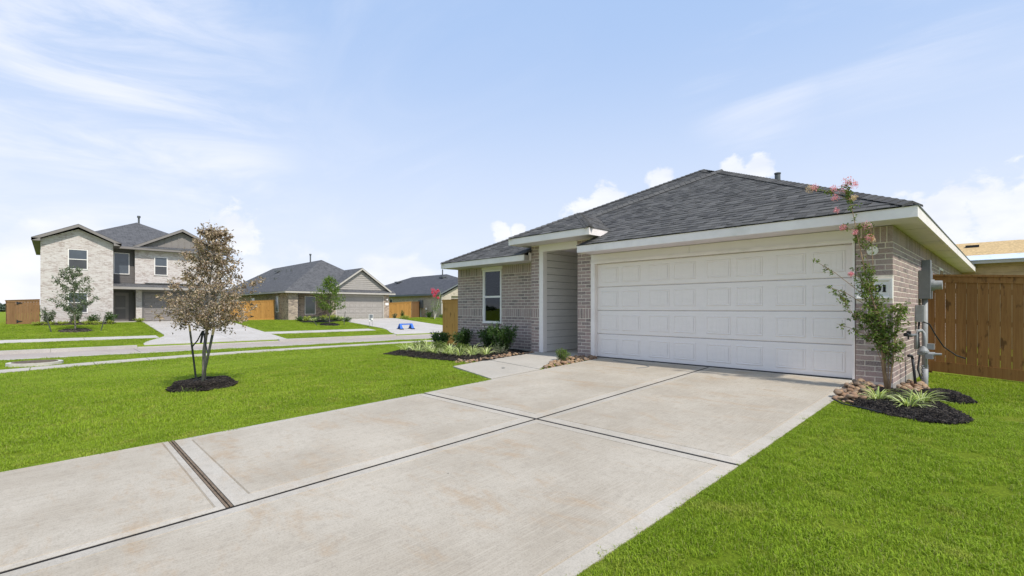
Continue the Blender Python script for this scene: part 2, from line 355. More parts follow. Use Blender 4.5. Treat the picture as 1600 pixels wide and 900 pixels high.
# ---------------------------------------------------------------- ground heights
def lerp(a, b, t): return a+(b-a)*t
def sst(x, a, b): t = max(0, min(1, (x-a)/(b-a))); return t*t*(3-2*t)
PROF = [(-60, -1.2), (-8, -.60), (-.22, -.39), (.94, -.35), (4.15, -.22), (8.87, 0.0)]
def zD(y):
    for (a, b), (c, d) in zip(PROF, PROF[1:]):
        if y <= c: return lerp(b, d, max(0, (y-a)/(c-a)))
    return 0.0
def H(x, y):
    if x > -25:
        b = zD(y) if y < 8.4 else lerp(zD(8.4), -.07, sst(y, 8.4, 9.2))
        if x > -1.3: b = lerp(b, b-.045*min(x+1.3, 6)*sst(y, 5, 12), 1)
        b -= .02+.075*sst(x, -1.62, -1.25)*sst(y, 6.2, 8.6)
        return lerp(-.76, b, sst(x, -20.5, -10.5)) if x > -20.5 else -.76
    if x > -30: return -.90
    if x > -43.5: return lerp(-.74, .11, (-30-x)/13.5)
    if x > -75: return .10
    return lerp(.1, -.35, min(1, (-75-x)/60))
def axis(segs):
    out = []
    for a, b, st in segs:
        n_ = max(1, round((b-a)/st)); out += [a+(b-a)*k/n_ for k in range(n_)]
    return out+[segs[-1][1]]
xs = axis([(-1500, -300, 300), (-300, -75, 25), (-75, -44, 3.1), (-44, -30.02, .7), (-30.02, -29.98, .04), (-29.98, -25.02, 1.2), (-25.02, -24.98, .04), (-24.98, -20, .5), (-20, 6, .25), (6, 30, 3), (30, 300, 45), (300, 1500, 300)])
ys = axis([(-1500, -300, 300), (-300, -60, 40), (-60, -8, 4), (-8, -1, .5), (-1, 14, .25), (14, 40, 1.3), (40, 300, 26), (300, 1500, 300)])
mb = MB(); NX = len(xs)
mb.v = [(x, y, H(x, y)) for y in ys for x in xs]
for j in range(len(ys)-1):
    for i in range(NX-1): mb.f.append((j*NX+i, j*NX+i+1, (j+1)*NX+i+1, (j+1)*NX+i)); mb.m.append(0); mb.tone.append(0)
lawn = mb.build('ground', grassground, smooth=True); lawn['kind'] = 'structure'
def strip(name, rows, m, off=.02, thick=.12, parent=None, kind='structure', hz=H, sub=1.0):
    """paved sheet with real edges: rows = [(xL,yL,xR,yR), ...] swept in order"""
    q = MB(); rr = []
    for k in range(len(rows)-1):
        a, b = rows[k], rows[k+1]; L = math.hypot(b[0]-a[0], b[1]-a[1]); n_ = max(1, int(L/sub))
        rr += [tuple(lerp(a[j], b[j], i/n_) for j in range(4)) for i in range(n_)]
    rr.append(rows[-1]); L = []
    for (a, b, c, d) in rr:
        wd = math.hypot(c-a, d-b); n_ = 6 if wd > 2 else 1
        L.append([(lerp(a, c, i/n_), lerp(b, d, i/n_)) for i in range(n_+1)])
    nm = max(len(l) for l in L); L = [[(lerp(l[0][0], l[-1][0], i/(nm-1)), lerp(l[0][1], l[-1][1], i/(nm-1))) for i in range(nm)] for l in L]
    P = [[(x, y, hz(x, y)+off) for x, y in l] for l in L]
    for k in range(len(P)-1):
        for i in range(nm-1): q.face([P[k][i], P[k][i+1], P[k+1][i+1], P[k+1][i]])
        for i, s_ in ((0, 1), (nm-1, -1)):
            a, b = P[k][i], P[k+1][i]; f = [a, b, (b[0], b[1], b[2]-thick), (a[0], a[1], a[2]-thick)]; q.face(f if s_ == -1 else f[::-1])
    for k in (0, len(P)-1):
        for i in range(nm-1):
            a, b = P[k][i], P[k][i+1]; q.face([a, b, (b[0], b[1], b[2]-thick), (a[0], a[1], a[2]-thick)])
    o = q.build(name, m, parent)
    if kind and not parent: o['kind'] = kind
    return o
# street with curbs, sidewalks
street = thing('street', None, None, (-27.5, 8, -.86)); street['kind'] = 'structure'
ycuts = [-40, -20, -8, 2.85, 13.5, 24, 40, 70]
for a, b in zip(ycuts, ycuts[1:]):
    q = MB(); q.box((-29.75, a+.012, -1.0), (-25.22, b-.012, -.86)); q.build('concrete_slab', concst, street, loc=(-27.5, (a+b)/2, -.86))
for b in ycuts[1:-1]: part_box('joint_strip', (-29.75, b-.009, -1.0), (-25.22, b+.009, -.875), jointdark, street)
def curb(x0, x1, segs, nm='curb'):
    o = thing(nm, None, None, (x0, 8, -.8)); o['kind'] = 'structure'
    for (ya, yb, ztop) in segs:
        q = MB(); n_ = max(1, int((yb-ya)/3))
        for k in range(n_):
            a, b = lerp(ya, yb, k/n_), lerp(ya, yb, (k+1)/n_)-.008; q = MB()
            xm = x1 if abs(x1+25) > 3 else x0
            q.box((x0, a, -1.02), (x1, b, ztop)); q.build('curb_stone', concfar, o)
curb(-25.22, -24.95, [(-40, 70, -.735)])
curb(-30.02, -29.75, [(-40, 3.0, -.71), (3.0, 9.6, -.80), (9.6, 17.3, -.71), (17.3, 25.6, -.80), (25.6, 70, -.71)])
sw = thing('sidewalk', None, None, (-21.5, 5, -.74)); sw['kind'] = 'structure'
swp = [(-18.2, -8), (-19.3, -3), (-19.95, -1), (-20.5, 0.1), (-21.1, 1.6), (-21.55, 3.2), (-21.9, 5), (-22.2, 7.4), (-22.4, 12), (-22.4, 60)]
def swx(y):
    for (a, b), (c, d) in zip(swp, swp[1:]):
        if y <= d: return lerp(a, c, max(0, (y-b)/(d-b)))
    return swp[-1][0]
yy = -8.0
while yy < 40:
    y2 = yy+1.5; strip('concrete_slab', [(swx(yy+.01)-.95, yy+.01, swx(yy+.01), yy+.01), (swx(y2-.01)-.95, y2-.01, swx(y2-.01), y2-.01)], concwalk, .03, .1, sw, sub=.5); yy = y2
swf = thing('far_sidewalk', None, None, (-33, 5, -.5)); swf['kind'] = 'structure'
for (a, b) in ((-30, 4.3), (9.9, 17.5), (26.0, 60)):
    n_ = round((b-a)/3)
    for k in range(n_):
        p, q_ = lerp(a, b, k/n_)+.008, lerp(a, b, (k+1)/n_)-.008; strip('concrete_slab', [(-34.2, p, -33.0, p), (-34.2, q_, -33.0, q_)], concfar, .03, .1, swf)
# house driveways over the road (each cast in two rows of slabs)
def fardrive(name, x_in, yl, yr, flare_l, flare_r):
    o = thing(name, None, None, (-36, (yl+yr)/2, -.3)); o['kind'] = 'structure'
    cuts = [-30.03, -31.2, -32.9, -35.5, -39.5, x_in]
    def yL(x): return yl-flare_l*sst(x, -34.3, -30.2)
    def yR(x): return yr+flare_r*sst(x, -34.3, -30.2)
    for a, b in zip(cuts, cuts[1:]):
        m_ = (yl+yr)/2
        for s_ in (0, 1):
            rows = []
            for k in range(5):
                x = lerp(a-.008, b+.008, k/4); rows.append((x, yL(x) if s_ == 0 else m_+.008, x, m_-.008 if s_ == 0 else yR(x)))
            strip('concrete_slab', rows, concfar, .035, .1, o, sub=.7)
fardrive('far_driveway', -45, 4.7, 10.1, 1.4, .0)
fardrive('far_driveway', -43.3, 18.7, 25.0, 1.2, 1.8)
# main driveway: slabs with tooled edges, wood expansion strip
drive = thing('driveway', None, None, (-4, 4, -.22)); drive['kind'] = 'structure'
def slab(x0, x1, y0, y1, m=conc, me=concedge, bw=.12, dropyr=None):
    g_ = .008; q = MB()
    X = [x0, x0+bw, x0+bw+g_, x0+bw+2*g_]; k = 5; X += [lerp(x0+bw+2*g_, x1-bw-2*g_, i/k) for i in range(1, k)]; X += [x1-bw-2*g_, x1-bw-g_, x1-bw, x1]
    Y = [y0, y0+bw, y0+bw+g_, y0+bw+2*g_]; k = max(3, int((y1-y0)/.4)); Y += [lerp(y0+bw+2*g_, y1-bw-2*g_, i/k) for i in range(1, k)]; Y += [y1-bw-2*g_, y1-bw-g_, y1-bw, y1]
    nx, ny = len(X), len(Y)
    def z(i, j):
        d = 0
        if (i in (2, nx-3) and 2 <= j <= ny-3) or (j in (2, ny-3) and 2 <= i <= nx-3): d = -.011
        if i in (0, nx-1) or j in (0, ny-1): d = -.008
        return zD(Y[j])+.006+d
    for j in range(ny-1):
        for i in range(nx-1):
            edge = i < 1 or i >= nx-2 or j < 1 or j >= ny-2
            q.face([(X[i], Y[j], z(i, j)), (X[i+1], Y[j], z(i+1, j)), (X[i+1], Y[j+1], z(i+1, j+1)), (X[i], Y[j+1], z(i, j+1))], 1 if edge else 0)
    for j in range(ny-1):
        for i, sgn in ((0, 1), (nx-1, -1)):
            a = (X[i], Y[j], z(i, j)); b = (X[i], Y[j+1], z(i, j+1)); f = [a, b, (b[0], b[1], b[2]-.12), (a[0], a[1], a[2]-.12)]; q.face(f if sgn < 0 else f[::-1], 1)
    for i in range(nx-1):
        for j, sgn in ((0, -1), (ny-1, 1)):
            a = (X[i], Y[j], z(i, j)); b = (X[i+1], Y[j], z(i+1, j)); f = [a, b, (b[0], b[1], b[2]-.12), (a[0], a[1], a[2]-.12)]; q.face(f if sgn > 0 else f[::-1], 1)
    return q.build('concrete_slab', [m, me], drive, loc=((x0+x1)/2, (y0+y1)/2, zD((y0+y1)/2)))
J = .019
slab(-6.38, -3.95-J, 4.18+J, 8.88); slab(-3.95+J, -1.60, 4.18+J, 8.88)
slab(-6.38, -3.95-J, .965, 4.18-J, bw=.13); slab(-3.95+J, -1.60, -3.2, 4.18-J)
slab(-6.40, -3.95-J, -3.2, .91, bw=.05)
slab(-6.40, -3.95-J, -8, -3.22); slab(-3.95+J, -1.60, -8, -3.22)
def ribbon(name, pts, wd, m, dz, parent):
    q = MB()
    for (a, b) in zip(pts, pts[1:]):
        d = Vector((b[0]-a[0], b[1]-a[1], 0)).normalized(); s_ = Vector((-d.y, d.x, 0))*wd/2
        A = Vector((a[0], a[1], zD(a[1])+dz)); B = Vector((b[0], b[1], zD(b[1])+dz)); q.face([A-s_, B-s_, B+s_, A+s_][::1])
    return q.build(name, m, parent)
ys_ = [-8, -3, -.22, .94, 2.5, 4.15, 6, 8.87]
ribbon('joint_filler', [(-3.95, y) for y in ys_], .046, jointdark, -.005, drive)
ribbon('joint_filler', [(-6.38, 4.18), (-1.6, 4.18)], .046, jointdark, -.005, drive)
q = MB(); q.box((-6.39, .915, -.45), (-3.97, .932, zD(.93)-.002)); q.box((-6.39, .94, -.45), (-3.97, .957, zD(.95)+.001)); q.build('expansion_strip', woodstrip, drive)
# front walk
walk = thing('front_walk', None, None, (-7.4, 7, -.1)); walk['kind'] = 'structure'
def poly_slab(pts, m, z0, th=.1, parent=walk):
    q = MB(); P = [(x, y, zD(y)+z0) for x, y in pts]; q.face(P)
    for k in range(len(P)):
        a, b = P[k], P[(k+1) % len(P)]; q.face([b, a, (a[0], a[1], a[2]-th), (b[0], b[1], b[2]-th)])
    return q.build('concrete_slab', m, parent)
poly_slab([(-6.40, 5.62), (-6.40, 6.87), (-8.28, 7.17), (-8.2, 6.12)], concwalk, .008)
poly_slab([(-6.45, 6.90), (-6.98, 7.95), (-7.02, 8.84), (-8.25, 8.84), (-8.28, 7.20)], concwalk, .008)
q = MB(); q.face([(-6.39, 5.7, zD(5.7)-.02), (-6.3, 6.95, zD(6.9)-.02), (-8.4, 7.25, zD(7.2)-.02), (-8.3, 7.1, zD(7.1)-.02)]); q.build('joint_filler', jointdark, walk)
# ================================================================ the brick house
YG = 8.87; XR = -1.22
house = thing('brick_house', 'single storey grey brick house with white two car garage door and dark hip roof', 'house', (-6, 9, 0))
BR = []    # every brick: (centre, length, height, axis, distance)
def wall_bricks(u0, u1, z0, z1, fixed, axis, openings=(), bands=()):
    """axis 'x': face at y=fixed looking to -Y, u = x ; axis 'y': face at x=fixed looking to +X, u = y"""
    zs = []; z = z0
    stops = sorted([b for b in bands if b[0] >= z0-.01 and b[1] <= z1+.01])
    cur = z0
    for (a, b) in stops+[(z1, z1)]:
        n_ = max(0, round((a-cur)/.0795))
        for k in range(n_): zs.append((lerp(cur, a, k/n_), lerp(cur, a, (k+1)/n_), 0))
        if b > a: zs.append((a, b, 1))
        cur = b
    for r, (za, zb, sol) in enumerate(zs):
        L = .0795 if sol else .247
        u = u0 - (0 if sol or r % 2 == 0 else L/2)
        n_ = 1
        if sol:
            n_ = round((u1-u0)/L); L = (u1-u0)/n_
        while u < u1-.01:
            segs = [(max(u, u0), min(u+L, u1))]
            for (oa, ob, oz0, oz1) in openings:
                if zb > oz0+.005 and za < oz1-.005:
                    ns = []
                    for (a, b) in segs:
                        if b <= oa or a >= ob: ns.append((a, b))
                        else:
                            if a < oa: ns.append((a, oa))
                            if b > ob: ns.append((ob, b))
                    segs = ns
            for (a, b) in segs:
                if b-a < .028: continue
                g_ = .0060; c = (a+b)/2; zc_ = (za+zb)/2
                p = (c, fixed, zc_) if axis == 'x' else (fixed, c, zc_)
                BR.append((p, b-a-2*g_, zb-za-2*g_, axis, math.dist(p, (0, 0, 1.1))))
            u += L
BAND = (.87, 1.10); TOP = (2.075, 2.315)
wing_open = [(-10.93, -10.10, .66, 2.33), (-10.93-.04, -10.06, .58, .66)]
wall_bricks(-1.68, XR+.0062, 0, 2.315, YG, 'x', [(-1.70, -1.2, 1.24, 1.545)], [BAND, TOP])
wall_bricks(8.958, 24.8, 0, 2.315, XR, 'y', [(15.2, 16.1, .9, 2.08)], [TOP])
wall_bricks(-7.06, -6.66, 0, 2.68, YG, 'x', [], [BAND])
wall_bricks(-8.56, -8.27, 0, 2.68, YG, 'x', [], [BAND])
wall_bricks(-12.15, -8.565, 0, 2.315, 9.25, 'x', wing_open, [BAND, TOP])
# rowlock sill under the window
for k in range(11):
    a = -10.97+k*.0825; BR.append(((a+.041, 9.235, .62), .0745, .072, 'x', 13))
walls = {}
def wallmass(a, b): return part_box('brick_wall', a, b, mortar, house, loc=((a[0]+b[0])/2, (a[1]+b[1])/2, 0))
w1 = wallmass((-1.67, YG+.0035, -.10), (XR-.0035, 25, 2.315)); w2 = wallmass((-7.055, YG+.0035, -.1), (-6.665, 9.4, 2.70)); w3 = wallmass((-8.555, YG+.0035, -.1), (-8.275, 9.4, 2.70))
w4 = wallmass((-12.145, 9.2535, -.1), (-10.93, 9.5, 2.318)); w5 = wallmass((-10.10, 9.2535, -.1), (-8.56, 9.5, 2.318)); w6 = wallmass((-10.93, 9.2535, -.1), (-10.10, 9.5, .64))
part_box('side_wall', (-12.145, 9.5, -.1), (-11.9, 25, 2.318), mortar, house)
part_box('rear_wall', (-11.9, 24.8, -.1), (-1.67, 25, 2.318), mortar, house)
def wall_of(p):
    x, y, z = p
    if x > -1.8: return w1
    if x > -7.2: return w2
    if y < 9.0: return w3
    return w4 if x < -10.93 else (w5 if x > -10.10 else w6)
cache = {}
def brick_mesh(L, h, axis):
    key = (round(L, 2), round(h, 3), axis)
    if key not in cache:
        q = MB(); l, hh = L/2, h/2; d = .088; e = .0025
        f = [(-l+e, 0, -hh+e), (l-e, 0, -hh+e), (l-e, 0, hh-e), (-l+e, 0, hh-e)]; g_ = [(-l, e, -hh), (l, e, -hh), (l, e, hh), (-l, e, hh)]; bk = [(-l, d, -hh), (l, d, -hh), (l, d, hh), (-l, d, hh)]
        if axis == 'y': f, g_, bk = [[(-p[1], p[0], p[2]) for p in s_] for s_ in (f, g_, bk)]
        q.face(f)
        for k in range(4):
            j = (k+1) % 4; q.face([g_[k], g_[j], f[j], f[k]]); q.face([bk[k], bk[j], g_[j], g_[k]])
        cache[key] = (q, q.mesh('brick', brickm))
    return cache[key]
BR.sort(key=lambda t: t[4])
rest = {}
rnd = random.Random(3); nb = 0
for (p, L, h, axis, d) in BR:
    q, me = brick_mesh(L, h, axis); wl = wall_of(p)
    vis = not (axis == 'y' and p[1] > 12.5 and p[2] < 1.6)
    off = rnd.uniform(-.0012, .002); pp = (p[0]+(off if axis == 'y' else 0), p[1]-(off if axis == 'x' else 0), p[2])
    if nb < 298 and vis: link('brick', me, wl, pp); nb += 1
    else:
        r = rest.setdefault(wl.name, (wl, MB()))[1]; o = len(r.v); t_ = rnd.random()
        r.v += [(v[0]+pp[0], v[1]+pp[1], v[2]+pp[2]) for v in q.v]; r.f += [tuple(i+o for i in f) for f in q.f]; r.m += [0]*len(q.f); r.tone += [t_+.001]*len(q.f)
for k, (wl, r) in rest.items(): r.build('brickwork', brickm, wl)['kind'] = 'stuff'
# foundation
part_box('foundation', (-1.668, YG+.004, -.5), (XR-.002, 25.1, -.004), foundm, house)
part_box('foundation', (-12.15, 9.24, -.5), (-8.28, 24.9, -.006), foundm, house)
part_box('porch_slab', (-8.27, 8.86, -.3), (-6.66, 11.6, .012), concwalk, house)
part_box('garage_sill', (-6.66, 8.882, -.3), (-1.67, 9.1, -.002), concedge, house)
# entry recess
ew = part_box('entry_wall', (-8.30, 8.90, 0), (-8.165, 11.7, 2.62), taupedark, house)
for k in range(15):
    z0 = .02+k*.177
    if z0 > 2.55: break
    q = MB(); q.extrude([(-8.165, 9.0, z0), (-8.138, 9.0, z0), (-8.150, 9.0, min(z0+.168, 2.60)), (-8.165, 9.0, min(z0+.168, 2.60))], (0, 2.6, 0)); q.build('siding_board', sidingm, ew)  # gaps bare the dark wall, drawing the lap shadows in colour
part_box('corner_trim', (-8.27, 8.858, .0), (-8.135, 9.0, 2.52), greige, house)
part_box('entry_ceiling', (-8.27, 9.0, 2.60), (-6.66, 11.7, 2.66), soffitm, house)
part_box('entry_beam', (-8.27, 8.856, 2.52), (-7.06, 9.0, 2.69), greige, house)
part_box('entry_side_wall', (-7.05, 9.401, 0), (-6.7, 11.7, 2.62), sidingm, house)
fd = part_box('front_door', (-8.1, 11.55, .02), (-7.1, 11.62, 2.1), taupe, house)
part_box('entry_back_wall', (-8.27, 11.622, 0), (-6.66, 11.75, 2.62), sidingm, house)
# garage door
gd = thing('garage_door', None, None, (-4.14, 8.97, 1.05)); gd.parent = house; gd.location = Vector((-4.14, 8.97, 1.05))-wpos(house)
SH = 2.105/4; GX0, GX1 = -6.55, -1.715; YD = 8.955
for k in range(4):
    z0 = k*SH; q = MB(); q.extrude([(GX0, YD+.016, z0+.004), (GX0, YD, z0+.018), (GX0, YD, z0+SH-.012), (GX0, YD+.012, z0+SH-.001), (GX0, YD+.05, z0+SH-.001), (GX0, YD+.05, z0+.003)], (GX1-GX0, 0, 0)); q.build('door_section', greige, gd)
pm = MB(); pw, ph = .455, .335
def ring(x0, x1, z0, z1, y): return [(x0, y, z0), (x1, y, z0), (x1, y, z1), (x0, y, z1)]
rs = [ring(-pw/2, pw/2, -ph/2, ph/2, 0), ring(-pw/2+.008, pw/2-.008, -ph/2+.008, ph/2-.008, -.010), ring(-pw/2+.016, pw/2-.016, -ph/2+.016, ph/2-.016, -.010), ring(-pw/2+.028, pw/2-.028, -ph/2+.028, ph/2-.028, -.001), ring(-pw/2+.040, pw/2-.040, -ph/2+.040, ph/2-.040, -.006)]
for a, b in zip(rs, rs[1:]):
    for k in range(4): j = (k+1) % 4; pm.face([a[k], a[j], b[j], b[k]])
x = -pw/2+.040; n_ = 5; wdt = (pw-.08)/n_     # inner field scored with vertical grooves
for k in range(n_):
    a = x+k*wdt; b = a+wdt-.004; z0, z1 = -ph/2+.04, ph/2-.04
    pm.face([(a, -.006, z0), (b, -.006, z0), (b, -.006, z1), (a, -.006, z1)])
    if k < n_-1: pm.face([(b, -.006, z0), (b+.002, -.0035, z0), (b+.002, -.0035, z1), (b, -.006, z1)]); pm.face([(b+.002, -.0035, z0), (b+.004, -.006, z0), (b+.004, -.006, z1), (b+.002, -.0035, z1)])
pme = pm.mesh('door_panel', greige)
pitch = (GX1-GX0)/4
for r in range(4):
    for c_ in range(8):
        cx = GX0+pitch*(c_//2)+pitch/2+(-1 if c_ % 2 == 0 else 1)*(pw/2+.045); link('door_panel', pme, gd, (cx, YD-.0005, r*SH+SH/2))
part_box('door_jamb', (-6.66, YG-.014, 0), (GX0-.004, 8.99, 2.16), white, house)
part_box('door_jamb', (GX1+.004, YG-.014, 0), (-1.682, 8.99, 2.16), white, house)
q = MB(); q.box((-6.659, YG-.016, 2.108), (-1.681, 8.99, 2.155)); q.box((-6.655, YG-.030, 2.150), (-1.685, YG-.0162, 2.166)); q.build('door_head_trim', white, house)
part_box('frieze_board', (-6.658, YG-.008, 2.167), (-4.33, 9.2, 2.317), greige, house); part_box('frieze_board', (-4.325, YG-.008, 2.167), (-1.682, 9.2, 2.317), greige, house)
part_box('garage_threshold', (GX0, 8.93, -.001), (GX1, 8.99, .012), black, house)
part_box('garage_interior', (-6.55, 9.01, 0), (-1.71, 9.03, 2.15), interior, house)
# address stone with numerals
ad = thing('address_stone', None, None, (-1.45, YG, 1.39)); ad.parent = house; ad.location = Vector((-1.45, YG, 1.39))-wpos(house)
q = MB(); x0, x1, z0, z1 = -1.672, -1.222, 1.245, 1.54
o1 = ring(x0, x1, z0, z1, YG+.05); o2 = ring(x0, x1, z0, z1, YG-.036); i1 = ring(x0+.02, x1-.02, z0+.02, z1-.02, YG-.036); i2 = ring(x0+.055, x1-.055, z0+.05, z1-.05, YG-.012)
for a, b in ((o1, o2), (o2, i1), (i1, i2)):
    for k in range(4): j = (k+1) % 4; q.face([a[k], a[j], b[j], b[k]])
q.face(i2); q.build('stone_plate', vinyl, ad)
def stroke(q, pts, x, z, s, wmin=.012, wmax=.034, depth=.006):
    pts = [Vector((x+p[0]*s, z+p[1]*s)) for p in pts]; Lf, Rt = [], []
    for k, p in enumerate(pts):
        d = (pts[min(k+1, len(pts)-1)]-pts[max(k-1, 0)]).normalized(); nrm = Vector((-d.y, d.x)); wd = lerp(wmin, wmax, abs(d.y)**1.5)*s/.11*.5
        Lf.append(p+nrm*wd); Rt.append(p-nrm*wd)
    y = YG-.0125
    for k in range(len(pts)-1):
        a, b, c, d = Lf[k], Rt[k], Rt[k+1], Lf[k+1]; q.face([(a.x, y-depth, a.y), (b.x, y-depth, b.y), (c.x, y-depth, c.y), (d.x, y-depth, d.y)])
        for p0, p1 in ((a, d), (b, c)): q.face([(p0.x, y-depth, p0.y), (p1.x, y-depth, p1.y), (p1.x, y, p1.y), (p0.x, y, p0.y)])
def arc(cx, cz, rx, rz, a0, a1, n_=18): return [(cx+rx*math.cos(R_(lerp(a0, a1, k/n_))), cz+rz*math.sin(R_(lerp(a0, a1, k/n_)))) for k in range(n_+1)]
D = {'3': [arc(0, .76, .27, .24, 150, -80), arc(0, .26, .31, .27, 80, -150)],
     '9': [arc(0, .66, .27, .33, 0, 360), [(.27, .66), (.27, .5), (.2, .22), (.03, .03), (-.16, .0)]],
     '0': [arc(0, .5, .29, .48, 0, 360, 26)],
     '1': [[(0, 0.02), (0, .5), (0, .98)], [(-.2, .03), (.2, .03)], [(-.02, .97), (-.17, .86)]]}
for k, ch in enumerate('3901'):
    q = MB()
    for st in D[ch]: stroke(q, st, -1.442+(k-1.5)*.082, 1.345, .105)
    q.build('numeral', textblack, ad)
# round white blank plate over the light box
q = MB(); c = Vector((-1.46, YG-.004, 1.965))
q.tube([c, c+Vector((0, -.018, 0))], [.072, .070], 28); q.build('round_cover_plate', vinyl, house, loc=c)
# window in the wing
wi = thing('window', None, None, (-10.515, 9.25, 1.45)); wi.parent = house; wi.location = Vector((-10.515, 9.25, 1.45))-wpos(house)
x0, x1, z0, z1 = -10.92, -10.11, .665, 2.225
q = MB(); y0, y1 = 9.243, 9.33; t = .048
q.box((x0, y0, z0), (x0+t, y1, z1)); q.box((x1-t, y0, z0), (x1, y1, z1)); q.box((x0+t, y0, z1-t), (x1-t, y1, z1)); q.box((x0+t, y0, z0), (x1-t, y1, z0+t+.02)); q.build('window_frame', vinyl, wi)
q = MB(); zm = (z0+z1)/2; q.box((x0+t, y0+.012, zm-.03), (x1-t, y1-.01, zm+.022))
for (a, b) in ((z0+t+.02, zm-.03), (zm+.022, z1-t)):
    q.box((x0+t, y0+.022, a), (x0+t+.022, y1-.012, b)); q.box((x1-t-.022, y0+.022, a), (x1-t, y1-.012, b))
q.build('window_sash', vinyl, wi)
for (a, b) in ((z0+t+.02, zm-.03), (zm+.022, z1-t)): part_box('window_pane', (x0+t+.02, 9.282, a), (x1-t-.02, 9.286, b), glassm, wi)
for k in range(17):
    z_ = zm+.05+k*.041; q = MB(); q.extrude([(x0+t+.01, 9.37, z_), (x0+t+.01, 9.373, z_), (x0+t+.01, 9.40, z_+.027), (x0+t+.01, 9.397, z_+.027)], (x1-x0-2*t-.02, 0, 0)); q.build('blind_slat', blindm, wi)
q = MB(); q.box((x0, 9.9, .2), (x1, 9.93, 2.3)); q.box((x0, 9.5, .2), (x0+.01, 9.9, 2.3)); q.box((x1-.01, 9.5, .2), (x1, 9.9, 2.3)); q.build('room_interior', interior, wi)
part_box('window_header', (-10.97, 9.238, 2.232), (-10.06, 9.30, 2.317), greige, house)
# side window high under the soffit
sw_ = part_box('side_window', (-1.25, 15.2, .9), (XR+.004, 16.1, 2.08), vinyl, house)
part_box('window_pane', (-1.24, 15.26, .96), (XR+.008, 16.04, 2.02), glassfar, sw_)
# ---- eaves
ZE = 2.48; YE = 8.29; XE = -.88
def eave_box(nm, a, b, m=white): return part_box(nm, a, b, m, house)
eave_box('fascia', (-6.61, YE, 2.32), (XE, YE+.03, ZE-.012)); eave_box('fascia', (XE-.03, YE+.031, 2.32), (XE, 25.6, ZE-.012))
eave_box('fascia', (-6.61, YE+.031, 2.32), (-6.58, YG-.02, ZE-.012))
eave_box('fascia', (-12.20, 8.64, 2.32), (-8.60, 8.67, ZE-.012)); eave_box('fascia', (-12.20, 8.671, 2.32), (-12.17, 25.6, ZE-.012)); eave_box('fascia_end', (-8.598, 8.645, 2.33), (-8.565, 8.80, ZE-.02), tan); eave_box('eave_return', (-8.598, 8.802, 2.33), (-8.57, 9.24, ZE+.05), greige)
eave_box('porch_fascia', (-8.75, 8.25, 2.68), (-6.25, 8.28, 2.83)); eave_box('porch_fascia', (-6.28, 8.281, 2.68), (-6.25, 9.02, 2.83)); eave_box('porch_fascia', (-8.75, 8.281, 2.68), (-8.72, 9.6, 2.83))
eave_box('soffit', (-6.58, YE+.03, 2.324), (XR+.0, YG+.02, 2.335), soffitm); eave_box('soffit', (XR-.01, YE+.03, 2.326), (XE-.03, 25.5, 2.337), soffitm)
eave_box('soffit', (-12.17, 8.67, 2.324), (-8.60, 9.26, 2.335), soffitm); eave_box('soffit', (-8.72, 8.28, 2.692), (-6.28, 9.3, 2.70), soffitm)
for yv in range(9, 25, 2): eave_box('soffit_joint', (XR+.004, yv+.6, 2.3235), (XE-.035, yv+.604, 2.3255), taupe)
# ---- roof planes with separate shingles
roof = thing('roof', None, None, (-6.5, 14, 3)); roof.parent = house; roof.location = Vector((-6.5, 14, 3))-wpos(house)
C0 = (XE, YE); A_ = (-5.35, 12.76); Pk = (-6.54, 14.30)
def zG(x, y): return ZE+.5*(y-YE)
def zM(x, y): return ZE+.5*(y-8.64)
def zPF(x, y): return 2.842+.5*(y-8.25)
def zPR(x, y): return 2.842+.5*(-6.25-x)
def zPL(x, y): return 2.842+.5*(x+8.75)
def zR(x, y): return ZE+.5*(XE-x)
def zL(x, y): return ZE+.5*(x+12.2)
def zGL(x, y): return 4.715+.5*(x+5.35)
PL = [('G', [C0, A_, (-7.86, 10.26), (-7.5, 10.26), (-6.25, 9.01), (-6.61, YE)], zG, 'f'),
      ('M', [(-8.60, 8.64), (-8.0, 9.9), (-6.2, 11.4), (-5.4, 12.7), (-5.35, 13.08), Pk, (-12.2, 8.64)], zM, 'f'),
      ('PF', [(-8.75, 8.25), (-6.25, 8.25), (-7.5, 9.5)], zPF, 'f'),
      ('PR', [(-6.25, 8.25), (-6.25, 9.01), (-7.5, 10.26), (-7.5, 9.5)], zPR, 'r')]
deckq = MB()
def planeface(pts, zf, dz=-.012):
    P = [Vector((x, y, zf(x, y)+dz)) for x, y in pts]
    if (P[1]-P[0]).cross(P[2]-P[0]).z < 0: P = P[::-1]
    deckq.face(P)
for nm, pts, zf, k in PL:
    if nm != 'M': planeface(pts, zf)
planeface([(-12.2, 8.64), (-8.58, 8.64), (-8.58, 9.3), (-7.3, 9.95), (-6.2, 11.3), (-5.3, 12.6), (-5.3, 13.0), Pk], zM, -.014)
deckq.build('roof_deck', roofdark, roof, uv=True)
deckq = MB()
planeface([C0, (XE, 25.6), (-6.54, 20), Pk, A_], zR, 0); planeface([(-12.2, 8.64), Pk, (-6.54, 20), (-12.2, 25.6)], zL, 0)
planeface([(-12.2, 25.6), (-6.54, 20), (XE, 25.6)], lambda x, y: ZE+.5*(25.6-y), 0)
planeface([(-8.75, 8.25), (-7.5, 9.5), (-7.5, 11.2), (-8.75, 9.9)], zPL, 0); planeface([(-7.5, 9.5), (-7.5, 10.3), (-6.25, 9.02), (-6.26, 8.3)], zPR, -.03)
planeface([A_, (-7.86, 10.26), (-8.3, 11.5), (-5.35, 13.2)], zGL, -.02)
deckq.build('rear_roof_slope', rooffar, roof, uv=True)
SHL = []
